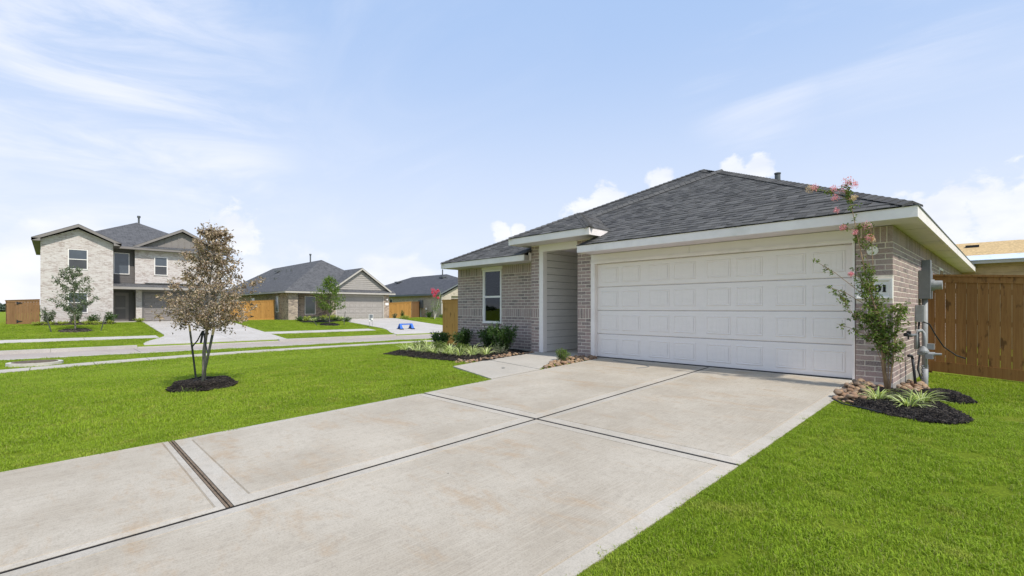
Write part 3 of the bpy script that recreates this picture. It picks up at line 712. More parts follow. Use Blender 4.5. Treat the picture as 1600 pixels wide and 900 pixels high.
def shingle_plane(pts, zf, kind):
    # u along eave, v up the slope in plan
    if kind == 'f': uv = [(x, y) for x, y in pts]
    else: uv = [(y, -x) for x, y in pts]
    vmin = min(v for u, v in uv); vmax = max(v for u, v in uv); dv = .1435*math.cos(math.atan(.5)); v = vmin-.012; k = 0
    def span(vv):
        c = []
        for (a, b) in zip(uv, uv[1:]+uv[:1]):
            if (a[1]-vv)*(b[1]-vv) < 0: c.append(lerp(a[0], b[0], (vv-a[1])/(b[1]-a[1])))
        return (min(c), max(c)) if len(c) >= 2 else None
    while v < vmax:
        s_ = span(max(v+dv*.5, vmin+.001))
        if s_ and s_[1]-s_[0] > .03:
            u = s_[0]-rnd.uniform(0, .3)
            while u < s_[1]:
                wd = rnd.choice((.09, .12, .15, .17, .2, .25)); a, b = max(u, s_[0]), min(u+wd, s_[1]); u += wd+.002
                if b-a > .02: SHL.append((kind, zf, a, b, v, v+dv+.03, rnd.choice((.005, .010, .016))))
        v += dv; k += 1
for nm, pts, zf, kind in PL: shingle_plane(pts, zf, kind)
def sh_faces(q, s_, tone=0):
    kind, zf, a, b, v0, v1, th = s_
    def P(u, v, dz): x, y = (u, v) if kind == 'f' else (-v, u); return (x, y, zf(x, y)+dz)
    g_ = .001; l0, l1 = .001, 0.0
    T = [P(a+g_, v0, th+.003), P(b-g_, v0, th+.003), P(b-g_, v1, l0+.001), P(a+g_, v1, l0+.001)]; B = [P(a+g_, v0, -.006), P(b-g_, v0, -.006), P(b-g_, v1, -.006), P(a+g_, v1, -.006)]
    for f in (T, [B[0], B[1], T[1], T[0]], [B[1], B[2], T[2], T[1]], [B[3], B[0], T[0], T[3]]): q.face(f, 0, tone)
def sh_c(s_):
    kind, zf, a, b, v0, v1, th = s_; u = (a+b)/2; x, y = (u, v0) if kind == 'f' else (-v0, u); return (x, y, zf(x, y))
SHL.sort(key=lambda s_: math.dist(sh_c(s_), (0, 0, 1.1)) - 6*(s_[3]-s_[2]))
rq = MB()
for k, s_ in enumerate(SHL):
    if k < 290: q = MB(); sh_faces(q, s_); q.build('shingle', shinglem, roof, loc=sh_c(s_))
    else: sh_faces(rq, s_, rnd.random()+.001)
rq.build('shingle_courses', shinglem, roof)['kind'] = 'stuff'
def ridge_caps(p, q_, zf, wd=.14, lift=0, tn=None):
    p = Vector((*p, zf(*p))); e = Vector((*q_, zf(*q_))); L = (e-p).length; d = (e-p)/L; s_ = Vector((-d.y, d.x, 0)).normalized(); n_ = int(L/.14); c = MB()
    for k in range(n_):
        a = p+d*(L*k/n_); b = p+d*(L*(k+1)/n_+.03); up0 = Vector((0, 0, .040+lift)); up1 = Vector((0, 0, .024+lift)); dn = Vector((0, 0, -.042))
        t_ = rnd.random()+.001 if tn is None else tn+rnd.random()*.2
        for sg in (1, -1):
            A0, B0 = a+up0, b+up1; A1, B1 = a+s_*wd*sg+dn+Vector((0, 0, .024)), b+s_*wd*sg+dn+Vector((0, 0, .012))
            f = [A0, A1, B1, B0]; c.face(f if sg < 0 else f[::-1], 0, t_)
            lo = Vector((0, 0, -.03)); c.face([A0+lo, A1+lo, A1, A0], 0, t_)
    c.build('hip_caps', shinglem, roof)['kind'] = 'stuff'
ridge_caps((XE-.06, YE+.06), A_, zG); ridge_caps((-7.86, 10.26), A_, zG, .13, .035, .02); ridge_caps((-12.2, 8.64), Pk, zM); ridge_caps((-6.25, 8.25), (-7.5, 9.5), zPF, .11); ridge_caps((-8.75, 8.25), (-7.5, 9.5), zPF, .11)  # second run set to a dark tone: the hip's shadow line as colour
ridge_caps((-5.3, 13.06), Pk, zM, .14); ridge_caps(A_, (-5.35, 13.1), lambda x, y: 4.715, .12)
q = MB(); q.extrude([(XE+.012, YE-.012, ZE-.012), (XE+.012, YE-.012, ZE+.002), (-6.62, YE-.012, ZE+.002), (-6.62, YE-.012, ZE-.012)], (0, .12, 0)); q.box((XE-.1, YE+.101, ZE-.012), (XE+.012, 25.6, ZE+.003)); q.build('drip_edge', metaldark, roof)
q = MB(); q.tube([(-4.0, 12.83, 3.6), (-4.0, 12.83, 4.28)], .045, 12); q.tube([(-4.0, 12.83, 4.24), (-4.0, 12.83, 4.37)], [.065, .065], 12); q.tube([(-4, 12.83, 4.39), (-4, 12.83, 4.42)], .075, 12); q.build('vent_pipe', metaldark, roof)
# ================================================================ things on the side wall
em = thing('electric_meter', 'grey electric meter box with round glass meter and conduit on the side wall', 'meter', (-1.15, 11.8, 1.5))
part_box('panel_box', (-1.215, 11.98, 1.40), (-1.09, 12.22, 2.02), metalgrey, em)
part_box('meter_box', (-1.215, 11.55, 1.28), (-1.05, 11.93, 1.80), metalgrey, em)
q = MB(); q.tube([(-1.05, 11.74, 1.53), (-1.01, 11.74, 1.53)], .105, 20); q.tube([(-1.01, 11.74, 1.53), (-.90, 11.74, 1.53)], [.085, .08], 20); q.build('round_meter', galv, em, smooth=False)
q = MB(); q.tube([(-1.14, 11.68, 1.28), (-1.14, 11.68, -.3)], .045, 14); q.build('conduit', galv, em, smooth=True)
cb = thing('cable_box', 'small pale grey cable box with black cable on the side wall', 'cable box', (-1.17, 11.2, 1.0))
q = MB(); q.box((-1.215, 11.12, .86), (-1.12, 11.36, 1.16)); q.box((-1.12, 11.13, .87), (-1.10, 11.35, 1.15)); q.build('box_cover', galv, cb)
q = MB(); q.tube([(-1.17, 11.2, .86), (-1.18, 11.16, .6), (-1.16, 11.2, .3), (-1.18, 11.12, .02), (-1.12, 11.0, -.14)], .016, 8); q.build('cable', black, cb, smooth=True)
q = MB(); q.tube([(-1.15, 11.3, .87), (-1.05, 11.4, .82), (-.98, 11.55, .62), (-.88, 11.72, .40), (-.72, 11.82, .25), (-.6, 11.86, .20)], .011, 8); q.build('loose_cable', black, cb, smooth=True)
gm = thing('gas_meter', 'grey gas pipe riser with regulator and valve beside the side wall', 'gas meter', (-.95, 9.9, -.1))
q = MB(); gx, gy = -.98, 10.05
q.tube([(gx, gy, -.25), (gx, gy, .14)], .042, 10); q.tube([(gx, gy, .14), (gx, gy, .62), (gx-.01, gy+.02, .70), (gx-.04, gy, .745), (gx-.08, gy-.05, .74), (gx-.10, gy-.08, .68), (gx-.10, gy-.08, .45)], .026, 12); q.build('riser_pipe', galv, gm, smooth=True)
q = MB()
for k in range(7): q.tube([(gx-.035+.01*(k % 2), gy-.04, .0+k*.03), (gx+.035, gy+.03, .014+k*.03)], .014, 6)
q.build('tape_wrap', metalgrey, gm)
q = MB(); q.tube([(gx-.10, gy-.05, .68), (gx-.13, gy-.35, .68)], .020, 10); q.tube([(gx-.13, gy-.33, .68), (gx-.14, gy-.42, .69)], .03, 10); q.tube([(gx-.14, gy-.42, .69), (gx-.15, gy-.58, .695)], .018, 8); q.build('branch_pipe', metalgrey, gm, smooth=True)
q = MB(); q.tube([(gx-.15, gy-.58, .695), (gx-.16, gy-.66, .70)], .030, 10); q.box((gx-.17, gy-.50, .70), (gx-.12, gy-.42, .75)); q.tube([(gx-.15, gy-.46, .69), (gx-.15, gy-.46, .62)], .012, 6); q.build('valve_cap', black, gm)
q = MB(); q.tube([(gx-.02, gy, .40), (gx-.02, gy, .43)], .075, 16); q.tube([(gx-.02, gy, .43), (gx-.02, gy, .50)], [.07, .03], 16); q.tube([(gx-.09, gy-.03, .38), (gx+.12, gy+.02, .38)], .03, 10); q.tube([(gx+.12, gy+.02, .38), (gx+.20, gy+.03, .38)], .018, 10); q.box((gx+.01, gy-.04, .30), (gx+.10, gy+.05, .38)); q.box((gx+.02, gy+.0, .45), (gx+.11, gy+.07, .54)); q.build('regulator', galv, gm)
ps = thing('drain_pipe_stub', 'short bent black pipe stub standing out of the stones at the side wall', 'pipe', (-1.1, 9.55, -.07))
q = MB(); q.tube([(-1.03, 9.50, -.12), (-1.055, 9.52, .15), (-1.075, 9.54, .33)], .019, 10); q.build('pipe_shaft', black, ps, smooth=True)
q = MB(); q.tube([(-1.075, 9.54, .33), (-1.082, 9.53, .365), (-1.10, 9.50, .38), (-1.115, 9.46, .375)], .021, 10); q.build('pipe_elbow', black, ps, smooth=True)
# ================================================================ fences
def fence(name, label, p0, p1, zt0, zt1, zb0, zb1, m, pitch=.14, gap=.004, normal=(0, -1), posts=True, back=False, cap=True, nopick=False, hinges=(), kick=.14, group=None, trim=True):
    """pickets run from p0 to p1; front looks to normal"""
    o = thing(name, label, 'fence', ((p0[0]+p1[0])/2, (p0[1]+p1[1])/2, (zb0+zb1)/2), group)
    P0, P1 = Vector((*p0, 0)), Vector((*p1, 0)); L = (P1-P0).length; d = (P1-P0)/L; nn = Vector((*normal, 0)); rr = random.Random(int(L*100))
    def zt(t): return lerp(zt0, zt1, t)
    def zb(t): return lerp(zb0, zb1, t)
    def bar(nm, a, b, y0, y1, za, zb_, mm=m):   # sloped bar between distances a..b
        q = MB(); pa, pb = P0+d*a, P0+d*b
        pts = [pa+nn*y0+Vector((0, 0, za(a/L))), pb+nn*y0+Vector((0, 0, za(b/L))), pb+nn*y0+Vector((0, 0, zb_(b/L))), pa+nn*y0+Vector((0, 0, zb_(a/L)))]
        q.extrude(pts, nn*(y1-y0)); c = (pa+pb)/2; return q.build(nm, mm, o, loc=(c.x, c.y, (za(.5)+zb_(.5))/2))
    n_ = max(1, round(L/pitch)); pt = L/n_
    for k in range(n_):
        a = k*pt+gap/2+rr.uniform(0, gap*.4); b = (k+1)*pt-gap/2; dz = rr.uniform(-.004, .004); yo = rr.uniform(0, .002)
        bar('picket', a, b, yo, .016+yo, lambda t: zb(t)+kick*.6+dz, lambda t: zt(t)-.03)
    for fr in (.18, .52, .84): bar('rail', 0, L, -.04, -.002, lambda t, fr=fr: lerp(zb(t), zt(t), fr)-.045, lambda t, fr=fr: lerp(zb(t), zt(t), fr)+.045)
    bar('kick_board', 0, L, .003, .028 if kick > .1 else .02, lambda t: zb(t)-.05, lambda t: zb(t)+kick)
    if trim: bar('trim_board', 0, L, .018, .038, lambda t: zt(t)-.135, lambda t: zt(t)-.021)
    if cap: bar('top_cap', -.01, L+.01, -.06, .065, lambda t: zt(t)-.02, lambda t: zt(t)+.018)
    if posts:
        np_ = max(1, round(L/2.4))
        for k in range(np_+1):
            a = min(L-.05, max(.05, L*k/np_)); bar('post', a-.045, a+.045, -.14, -.045, lambda t: zb(t)-.3, lambda t: zt(t)-.03)
    for (a, fz) in hinges:
        q = MB(); pa = P0+d*a; zc_ = lerp(zb(a/L), zt(a/L), fz); t_ = d*.20
        q.extrude([pa+nn*.04+Vector((0, 0, zc_-.05)), pa+nn*.04+t_+Vector((0, 0, zc_-.012)), pa+nn*.04+t_+Vector((0, 0, zc_+.012)), pa+nn*.04+Vector((0, 0, zc_+.05))], nn*.01)
        q.extrude([pa+nn*.04-d*.06+Vector((0, 0, zc_-.09)), pa+nn*.04+Vector((0, 0, zc_-.09)), pa+nn*.04+Vector((0, 0, zc_+.09)), pa+nn*.04-d*.06+Vector((0, 0, zc_+.09))], nn*.012)
        q.build('strap_hinge', black, o)
    return o
fence('wood_fence', 'brown stained picket fence with top cap running right from the brick side wall', (-1.215, 12.5), (4.3, 12.5), 1.757, 1.42, -.07, -.42, cedar, .150, .004, kick=.15)
fence('wood_fence', 'narrow strip of stained fence between the left end of the brick house and the street', (-17.5, 12.5), (-12.15, 12.5), 1.47, 1.47, -.52, -.15, cedaror, .14, .005)
fence('wood_fence', 'golden gate fence with two black hinges left of the mottled brick house', (-46, 10.15), (-46, 14.42), 1.62, 1.86, .08, .08, cedaror, .14, .006, (1, 0), hinges=((2.35, .82), (2.35, .2)))
fence('wood_fence', 'golden picket fence between the mottled brick house and the cream brick house', (-46, 24.75), (-46, 28.6), 1.62, 1.86, .03, .03, cedaror, .14, .006, (1, 0))
fence('wood_fence', 'short darker fence return ending at the cream house meter', (-46.02, 28.66), (-47.6, 30.75), 1.86, 1.9, .03, .03, cedarbr, .14, .006, (.8, .6), posts=False)
fence('wood_fence', 'dark brown gate with black hinges left of the two storey white brick house', (-44.2, -2.12), (-44.2, -.62), 1.62, 1.70, -.06, .05, cedarbr, .14, .005, (1, 0), hinges=((.5, .88), (.5, .18)))
fence('wood_fence', 'brown fence side receding behind the gate of the two storey house', (-44.26, -2.14), (-54, -2.35), 1.62, 1.62, -.06, -.06, cedarbr, .14, .005, (0, -1))
# ================================================================ far houses
def winset(parent, p0, p1, z0, z1, axis='y', kind='hung', face=0.0, screen=False):
    """window on a wall: axis 'y' looks to +X at x=face; axis 'x' looks to -Y at y=face"""
    a, b = (p0, p1)
    def bx(q, u0, u1, za, zb, d0, d1):
        if axis == 'y': q.box((face+d0, u0, za), (face+d1, u1, zb))
        else: q.box((u0, face-d0, za), (u1, face-d1, zb))
    t = .055; q = MB(); bx(q, a, a+t, z0, z1, -.05, .035); bx(q, b-t, b, z0, z1, -.05, .035); bx(q, a+t, b-t, z1-t, z1, -.05, .035); bx(q, a+t, b-t, z0, z0+t, -.05, .035)
    if kind == 'hung': zm = (z0+z1)/2; bx(q, a+t, b-t, zm-.025, zm+.025, -.03, .028)
    wn = q.build('window', vinyl, parent)
    panes = [(z0+t, z1-t)] if kind != 'hung' else [(z0+t, zm-.025), (zm+.025, z1-t)]
    for k, (za, zb) in enumerate(panes):
        q = MB(); bx(q, a+t, b-t, za, zb, -.04, .010); q.build('window_pane', glassscreen if (screen and k == 0) else glassfar, wn)
    return wn
def hip(q, x0, x1, y0, y1, z, p, mi=0):
    """hip roof over eave rectangle, ridge along the longer side"""
    if (x1-x0) > (y1-y0): h = (y1-y0)/2; a, b = (x0+h, (y0+y1)/2), (x1-h, (y0+y1)/2)
    else: h = (x1-x0)/2; a, b = ((x0+x1)/2, y0+h), ((x0+x1)/2, y1-h)
    Z = z+p*h; A = (*a, Z); B = (*b, Z); c = [(x0, y0, z), (x1, y0, z), (x1, y1, z), (x0, y1, z)]
    if (x1-x0) > (y1-y0): fs = [[c[0], c[1], B, A], [c[1], c[2], B], [c[2], c[3], A, B], [c[3], c[0], A]]
    else: fs = [[c[0], c[1], A], [c[1], c[2], B, A], [c[2], c[3], B], [c[3], c[0], A, B]]
    for f in fs: q.face(f, mi)
    q.face(c[::-1], mi)
def garage(parent, face, ya, yb, z0, z1, m, jm):
    g_ = thing('garage_door', None, None, (face, (ya+yb)/2, z0)); g_.parent = parent; g_.location = Vector((face, (ya+yb)/2, z0))-wpos(parent)
    sh = (z1-z0)/4
    for k in range(4): q = MB(); q.box((face-.1, ya, z0+k*sh+.006), (face-.05, yb, z0+(k+1)*sh-.006)); q.build('door_section', m, g_)
    pw_ = (yb-ya)/8-.11; ph_ = sh-.2; q = MB()
    def rg(o, x): return [(x, -pw_/2+o, -ph_/2+o), (x, pw_/2-o, -ph_/2+o), (x, pw_/2-o, ph_/2-o), (x, -pw_/2+o, ph_/2-o)]
    rr = [rg(0, 0), rg(.015, .02), rg(.035, .02), rg(.06, .004)]
    for a, b in zip(rr, rr[1:]):
        for k in range(4): j = (k+1) % 4; q.face([a[k], a[j], b[j], b[k]])
    q.face(rr[-1]); me = q.mesh('door_panel', m)
    for r in range(4):
        for c_ in range(8): link('door_panel', me, g_, (face-.0495, ya+(c_+.5)*(yb-ya)/8, z0+(r+.5)*sh))
    q = MB(); q.box((face-.08, ya-.1, z0), (face+.02, ya-.004, z1+.1)); q.box((face-.08, yb+.004, z0), (face+.02, yb+.1, z1+.1)); q.box((face-.08, ya-.004, z1+.006), (face+.02, yb+.004, z1+.1)); q.build('door_trim', jm, parent)
# ---- house 2: two storey white brick
h2 = thing('brick_house', 'two storey house of white washed brick with taupe trim and garage on the left', 'house', (-46, 4, .12))
XF, XB = -43.5, -45.0; B0 = .10
q = MB(); q.extrude([(XF, -.58, B0-.3), (XF, 3.05, B0-.3), (XF, 3.05, 5.62), (XF, 1.235, 6.44), (XF, -.58, 5.62)], (-9, 0, 0)); q.build('front_block_wall', brickwhite, h2, uv=True)
q = MB(); q.box((XB-.04, 4.40, 2.95), (XB-.3, 9.95, 5.45)); q.box((XB-.04, 4.46, B0-.3), (XB-.3, 4.82, 2.48)); q.box((XB-.04, 9.65, B0-.3), (XB-.3, 9.95, 2.95)); q.box((XB-.301, 9.8, B0-.3), (-57, 9.948, 5.45)); q.box((XB-.3, 4.41, 2.95), (-46, 4.8, 5.45)); q.build('garage_block_wall', brickwhite, h2, uv=True)
part_box('rear_wall', (-57, -.5, B0-.3), (-56.8, 9.8, 5.45), brickwhite, h2)
q = MB(); q.box((XB-.5, 3.05, 2.6), (XB-.8, 4.40, 5.5)); q.build('siding_wall', taupedark, h2)
for k in range(16): part_box('siding_board', (XB-.5, 3.06, 2.85+k*.165), (XB-.480+.002*(k % 2), 4.395, 2.85+(k+1)*.165-.012), taupedark, h2)
part_box('entry_wall', (XB-.8, 3.05, B0), (XB-1.0, 4.5, 2.6), taupedark, h2)
for k in range(14): part_box('siding_board', (XB-.8, 4.12, .2+k*.165), (XB-.78, 4.46, .2+(k+1)*.165-.012), taupedark, h2)
fdr = part_box('front_door', (XB-.79, 3.14, B0+.06), (XB-.73, 4.10, 2.28), taupe, h2)
q = MB()
for (za, zb) in ((.35, 1.05), (1.2, 2.05)): q.box((XB-.729, 3.33, za), (XB-.715, 3.91, zb)); 
q.build('door_panel', taupedark, fdr); part_box('door_handle', (XB-.73, 3.2, 1.05), (XB-.67, 3.25, 1.2), metaldark, fdr)
part_box('step', (XB-.7, 3.06, B0-.2), (XB+.2, 4.46, B0+.05), concfar, h2)
garage(h2, XB-.02, 4.92, 9.55, B0, 2.22, taupe, taupedark)
part_box('garage_header', (XB-.28, 4.82, 2.33), (XB-.01, 9.95, 2.52), taupe, h2)
winset(h2, .72, 1.72, 3.72, 5.08, face=XF, screen=True); winset(h2, .72, 1.72, .80, 2.2, face=XF, screen=True)
winset(h2, 3.2, 4.12, 3.62, 5.2, kind='fixed', face=XB-.46); winset(h2, 5.55, 6.38, 3.62, 5.02, face=XB-.02, screen=True)
for (xf, ya, yb, za, nrow) in ((XF, .70, 1.74, 5.10, 13), (XF, -.56, .70, .86, 16), (XF, 1.74, 3.04, .86, 16), (XF, .6, 1.84, 2.24, 15), (XB-.04, 5.02, 9.9, 5.2, 60)):
    q = MB()
    for k in range(nrow): a = lerp(ya, yb, k/nrow); q.box((xf-.01, a+.005, za), (xf+.012, a+(yb-ya)/nrow-.006, za+.2), 0)
    q.build('soldier_course', brickwhite, h2, uv=True)['kind'] = 'stuff'
rf = thing('roof', None, None, (-50, 5, 6)); rf.parent = h2; rf.location = Vector((-50, 5, 6))-wpos(h2)
q = MB(); hip(q, -57.5, XB+.42, -.3, 10.3, 5.58, .49); q.build('main_roof', rooffar, rf, uv=True)
def gable(parent, x0, x1, ya, yb, z, p, mroof, mfas, th=.18, xw=None, wallm=None, over=0):
    ym = (ya+yb)/2; zt = z+p*(yb-ya)/2
    q = MB()
    for (a, b, s_) in (((ya, z), (ym, zt), 1), ((yb, z), (ym, zt), -1)):
        q.extrude([(x0, a[0], a[1]), (x0, b[0], b[1]), (x0, b[0], b[1]+.03), (x0, a[0], a[1]+.03)], (x1-x0, 0, 0))
    q.build('gable_roof', mroof, parent, uv=True)
    q = MB()
    for (a, b) in (((ya, z), (ym, zt)), ((yb, z), (ym, zt))):
        q.extrude([(x1-.04, a[0], a[1]-th), (x1-.04, b[0], b[1]-th), (x1-.04, b[0], b[1]-.002), (x1-.04, a[0], a[1]-.002)], (.05, 0, 0))
    q.build('rake_board', mfas, parent)
gable(rf, -52, XF+.4, -1.0, 3.47, 5.62, .49, rooffar, taupe)
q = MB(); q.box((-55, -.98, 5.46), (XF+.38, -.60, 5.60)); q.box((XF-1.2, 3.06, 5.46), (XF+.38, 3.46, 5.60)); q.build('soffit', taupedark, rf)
q = MB(); q.box((XF+.36, -1.0, 5.45), (XF+.41, -.58, 5.62)); q.box((XF+.36, 3.05, 5.45), (XF+.41, 3.47, 5.62)); q.build('eave_return', taupe, rf)
gable(rf, -51, XB+.32, 4.25, 10.35, 5.66, .52, rooffar, taupe)
q = MB(); q.extrude([(XB+.0, 4.75, 5.70), (XB+.0, 9.85, 5.70), (XB+.0, 7.3, 7.02)], (-.1, 0, 0)); q.build('gable_wall', taupe, rf)
for k in range(12): yk = 4.95+k*.42; part_box('batten', (XB, yk, 5.70), (XB+.03, yk+.05, 5.70+max(.05, .52*(2.5-abs(yk-7.3)))), taupe, rf)
q = MB(); q.box((XB-.1, 3.1, 5.44), (XB+.42, 10.36, 5.60)); q.build('eave_fascia', taupe, rf)
q = MB(); q.extrude([(XB+.44, 4.3, 5.60), (XB+.02, 4.3, 5.80), (XB+.02, 4.3, 5.60)], (0, 6.0, 0)); q.build('pent_roof', rooffar, rf, uv=True)
q = MB(); q.extrude([(XB+.95, 3.06, 2.66), (XB-.3, 3.06, 2.98), (XB-.3, 3.06, 2.60)], (0, 7.1, 0)); q.build('porch_roof', rooffar, rf, uv=True)
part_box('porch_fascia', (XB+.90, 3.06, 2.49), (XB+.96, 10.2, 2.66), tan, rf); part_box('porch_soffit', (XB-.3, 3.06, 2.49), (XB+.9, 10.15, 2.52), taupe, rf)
q = MB(); q.box((XB-.2, 5.0, 2.99), (XB+.05, 10, 3.03)); q.box((XB+.34, 6.7, 5.61), (XB+.36, 9.9, 5.65)); q.build('flashing', metaldark, rf)
q = MB(); q.tube([(-50.6, 5.2, 7.9), (-50.6, 5.2, 8.75)], .07, 10); q.tube([(-50.6, 5.2, 8.68), (-50.6, 5.2, 8.84)], .12, 10); q.build('vent_pipe', metaldark, rf)
# ---- house 3: mottled brick single storey
h3 = thing('brick_house', 'single storey mottled brick house with tan siding gable over its garage door', 'house', (-48, 19.5, .1))
XF3 = -43.45
q = MB(); q.box((XF3, 14.75, -.2), (XF3-.3, 15.55, 2.45)); q.box((XF3-.301, 14.752, -.2), (-68, 14.95, 2.45)); q.box((XF3-1.7, 15.55, -.2), (XF3-2, 18.75, 2.45)); q.box((XF3, 18.55, -.2), (XF3-.3, 18.95, 2.45)); q.box((XF3-.3, 18.65, -.2), (XF3-2, 18.95, 2.45)); q.box((XF3, 23.9, -.2), (XF3-.3, 24.45, 2.45)); q.box((XF3-.3, 24.25, -.2), (-68, 24.45, 2.45)); q.build('brick_wall', brickmott, h3, uv=True)
part_box('foundation', (XF3+.02, 14.73, -.3), (-68, 15.5, .12), foundm, h3)
part_box('entry_wall', (XF3-1.4, 15.56, B0), (XF3-1.69, 16.1, 2.45), slate, h3); part_box('entry_post', (XF3-.3, 15.56, .1), (XF3-1.4, 15.62, 2.45), slate, h3)
part_box('porch_slab', (XF3-1.69, 15.55, -.1), (XF3+.3, 18.65, .13), concfar, h3)
winset(h3, 16.75, 17.75, .55, 2.25, kind='fixed', face=XF3-1.68)
winset(h3, -46.6, -46.0, .75, 2.2, axis='x', kind='fixed', face=14.75); winset(h3, -54.2, -53.0, 1.5, 2.15, axis='x', kind='hung', face=14.75); winset(h3, -60.2, -59.2, 1.5, 2.15, axis='x', kind='hung', face=14.75)
garage(h3, XF3-.04, 19.05, 23.8, .08, 2.25, tan, tanlight)
part_box('garage_header', (XF3-.3, 18.95, 2.36), (XF3-.02, 23.9, 2.46), tan, h3)
part_box('address_plate', (XF3, 24.02, 1.42), (XF3+.03, 24.38, 1.66), vinyl, h3)
q = MB(); q.tube([(XF3, 24.2, 2.0), (XF3+.1, 24.2, 2.0)], .09, 12); q.build('wall_lamp', vinyl, h3)
q = MB()
for k in range(52): a = -67+k*.45; q.box((a, 14.745, 2.2), (a+.2, 14.735, 2.43))
q.build('soldier_course', brickmott, h3, uv=True)['kind'] = 'stuff'
rf3 = thing('roof', None, None, (-55, 19.6, 3)); rf3.parent = h3; rf3.location = Vector((-55, 19.6, 3))-wpos(h3)
q = MB(); hip(q, -68.4, XF3+.42, 14.32, 24.9, 2.62, .64); q.build('main_roof', rooffar, rf3, uv=True)
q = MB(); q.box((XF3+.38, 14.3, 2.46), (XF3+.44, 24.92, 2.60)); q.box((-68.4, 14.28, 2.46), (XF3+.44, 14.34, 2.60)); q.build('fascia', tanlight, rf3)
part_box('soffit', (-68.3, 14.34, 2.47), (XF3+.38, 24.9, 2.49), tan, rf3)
gable(rf3, -49.5, XF3+.30, 18.35, 24.55, 2.80, .70, rooffar, tanlight, .17)
q = MB(); q.extrude([(XF3+.0, 18.6, 2.86), (XF3+.0, 24.3, 2.86), (XF3+.0, 21.45, 4.78)], (-.1, 0, 0)); q.build('gable_wall', tan, rf3)
for k in range(10):
    zz = 2.9+k*.185; hw = 2.72-(zz-2.86)/.70-.12
    if hw > .1: q = MB(); q.extrude([(XF3+.002, 21.45-hw, zz), (XF3+.035, 21.45-hw, zz), (XF3+.008, 21.45-hw, zz+.18), (XF3+.002, 21.45-hw, zz+.18)], (0, 2*hw, 0)); q.build('siding_board', tan, rf3)
q = MB(); q.extrude([(XF3+.45, 18.3, 2.61), (XF3+.0, 18.3, 2.88), (XF3+.0, 18.3, 2.6)], (0, 6.6, 0)); q.build('pent_roof', rooffar, rf3, uv=True)
def roofvent(parent, x, y, z, s=.35, kind='box'):
    q = MB()
    if kind == 'box': q.extrude([(x, y, z), (x, y-s, z-.12), (x, y-s, z+.05), (x, y, z+.12)], (s*1.2, 0, 0)); q.build('roof_vent', metaldark, parent)
    elif kind == 'cap': q.tube([(x, y, z-.1), (x, y, z+.25)], .10, 10); q.tube([(x, y, z+.2), (x, y, z+.34)], [.16, .10], 10); q.build('roof_vent', galv, parent)
    else: q.tube([(x, y, z-.1), (x, y, z+s)], .05, 8); q.build('vent_pipe', metaldark, parent)
def z3(y): return 2.62+.64*(y-14.32)
roofvent(rf3, -57.5, 18.6, z3(18.5), .6); roofvent(rf3, -53.6, 18.0, z3(18.0), .3, 'pipe'); roofvent(rf3, -52.2, 18.0, z3(18.0), .3, 'pipe'); roofvent(rf3, -53.2, 16.9, z3(16.8), .3); roofvent(rf3, -55.6, 16.3, z3(16.3), .3, 'cap'); roofvent(rf3, -60, 15.1, z3(15.1), .25, 'pipe')
q = MB(); q.tube([(-51.2, 19.6, 5.7), (-51.2, 19.6, 6.75)], .07, 10); q.tube([(-51.2, 19.6, 6.7), (-51.2, 19.6, 6.85)], .11, 10); q.build('vent_pipe', metaldark, rf3)
# ---- house 4: cream brick
h4 = thing('brick_house', 'low cream brick house with dark roof far behind the street fence', 'house', (-48, 33, .1))
q = MB(); q.box((-43.5, 30.9, -.2), (-43.9, 32.2, 2.6)); q.box((-43.9, 30.9, -.2), (-66, 31.2, 2.6)); q.box((-43.6, 37.4, -.2), (-66, 37.6, 2.6)); q.extrude([(-43.52, 30.9, 2.5), (-43.52, 37.6, 2.5), (-43.52, 34.25, 4.1)], (-.3, 0, 0)); q.box((-43.7, 32.2, 2.2), (-43.9, 37.5, 2.6)); q.build('brick_wall', brickcream, h4, uv=True)
part_box('garage_door', (-43.75, 32.2, 0), (-43.85, 37.4, 2.2), interior, h4)
part_box('corner_trim', (-43.47, 30.86, 0), (-43.6, 31.0, 2.5), tanlight, h4)
rf4 = thing('roof', None, None, (-55, 34, 3)); rf4.parent = h4; rf4.location = Vector((-55, 34, 3))-wpos(h4)
q = MB(); hip(q, -66.4, -44.5, 30.45, 44, 2.74, .42); q.build('main_roof', roofdark, rf4, uv=True)
gable(rf4, -50, -43.15, 30.45, 38.05, 2.72, .47, roofdark, slate, .14)
part_box('fascia', (-66.4, 30.42, 2.56), (-43.2, 30.50, 2.73), slate, rf4); part_box('soffit', (-66.4, 30.5, 2.57), (-43.4, 30.9, 2.6), slate, rf4)
winset(h4, -57.9, -57.1, 1.5, 2.3, axis='x', kind='fixed', face=30.9); winset(h4, -54.8, -54.0, 1.5, 2.3, axis='x', kind='fixed', face=30.9)
roofvent(rf4, -60, 35.3, 2.74+.42*4.9, .7); roofvent(rf4, -50.6, 36.2, 2.74+.42*5.6, .7)
q = MB(); q.tube([(-51.6, 36.8, 5.1), (-51.6, 36.8, 6.2)], .08, 10); q.build('vent_pipe', metaldark, rf4)
mbx = thing('electric_meter', 'grey meter cabinet on the cream brick wall at the fence end', 'meter', (-47.3, 30.85, 1.6))
part_box('cabinet', (-47.9, 30.70, 1.15), (-47.1, 30.89, 2.05), metalgrey, mbx); q = MB(); q.tube([(-47.6, 30.70, 1.5), (-47.6, 30.58, 1.5)], .1, 12); q.build('round_meter', galv, mbx)
gl_ = thing('gas_meter', 'far gas meter on a thin post against the cream brick wall', 'gas meter', (-45.9, 30.5, 0))
q = MB(); q.tube([(-45.9, 30.5, -.1), (-45.9, 30.5, .95)], .035, 8); q.build('meter_post', metalgrey, gl_)
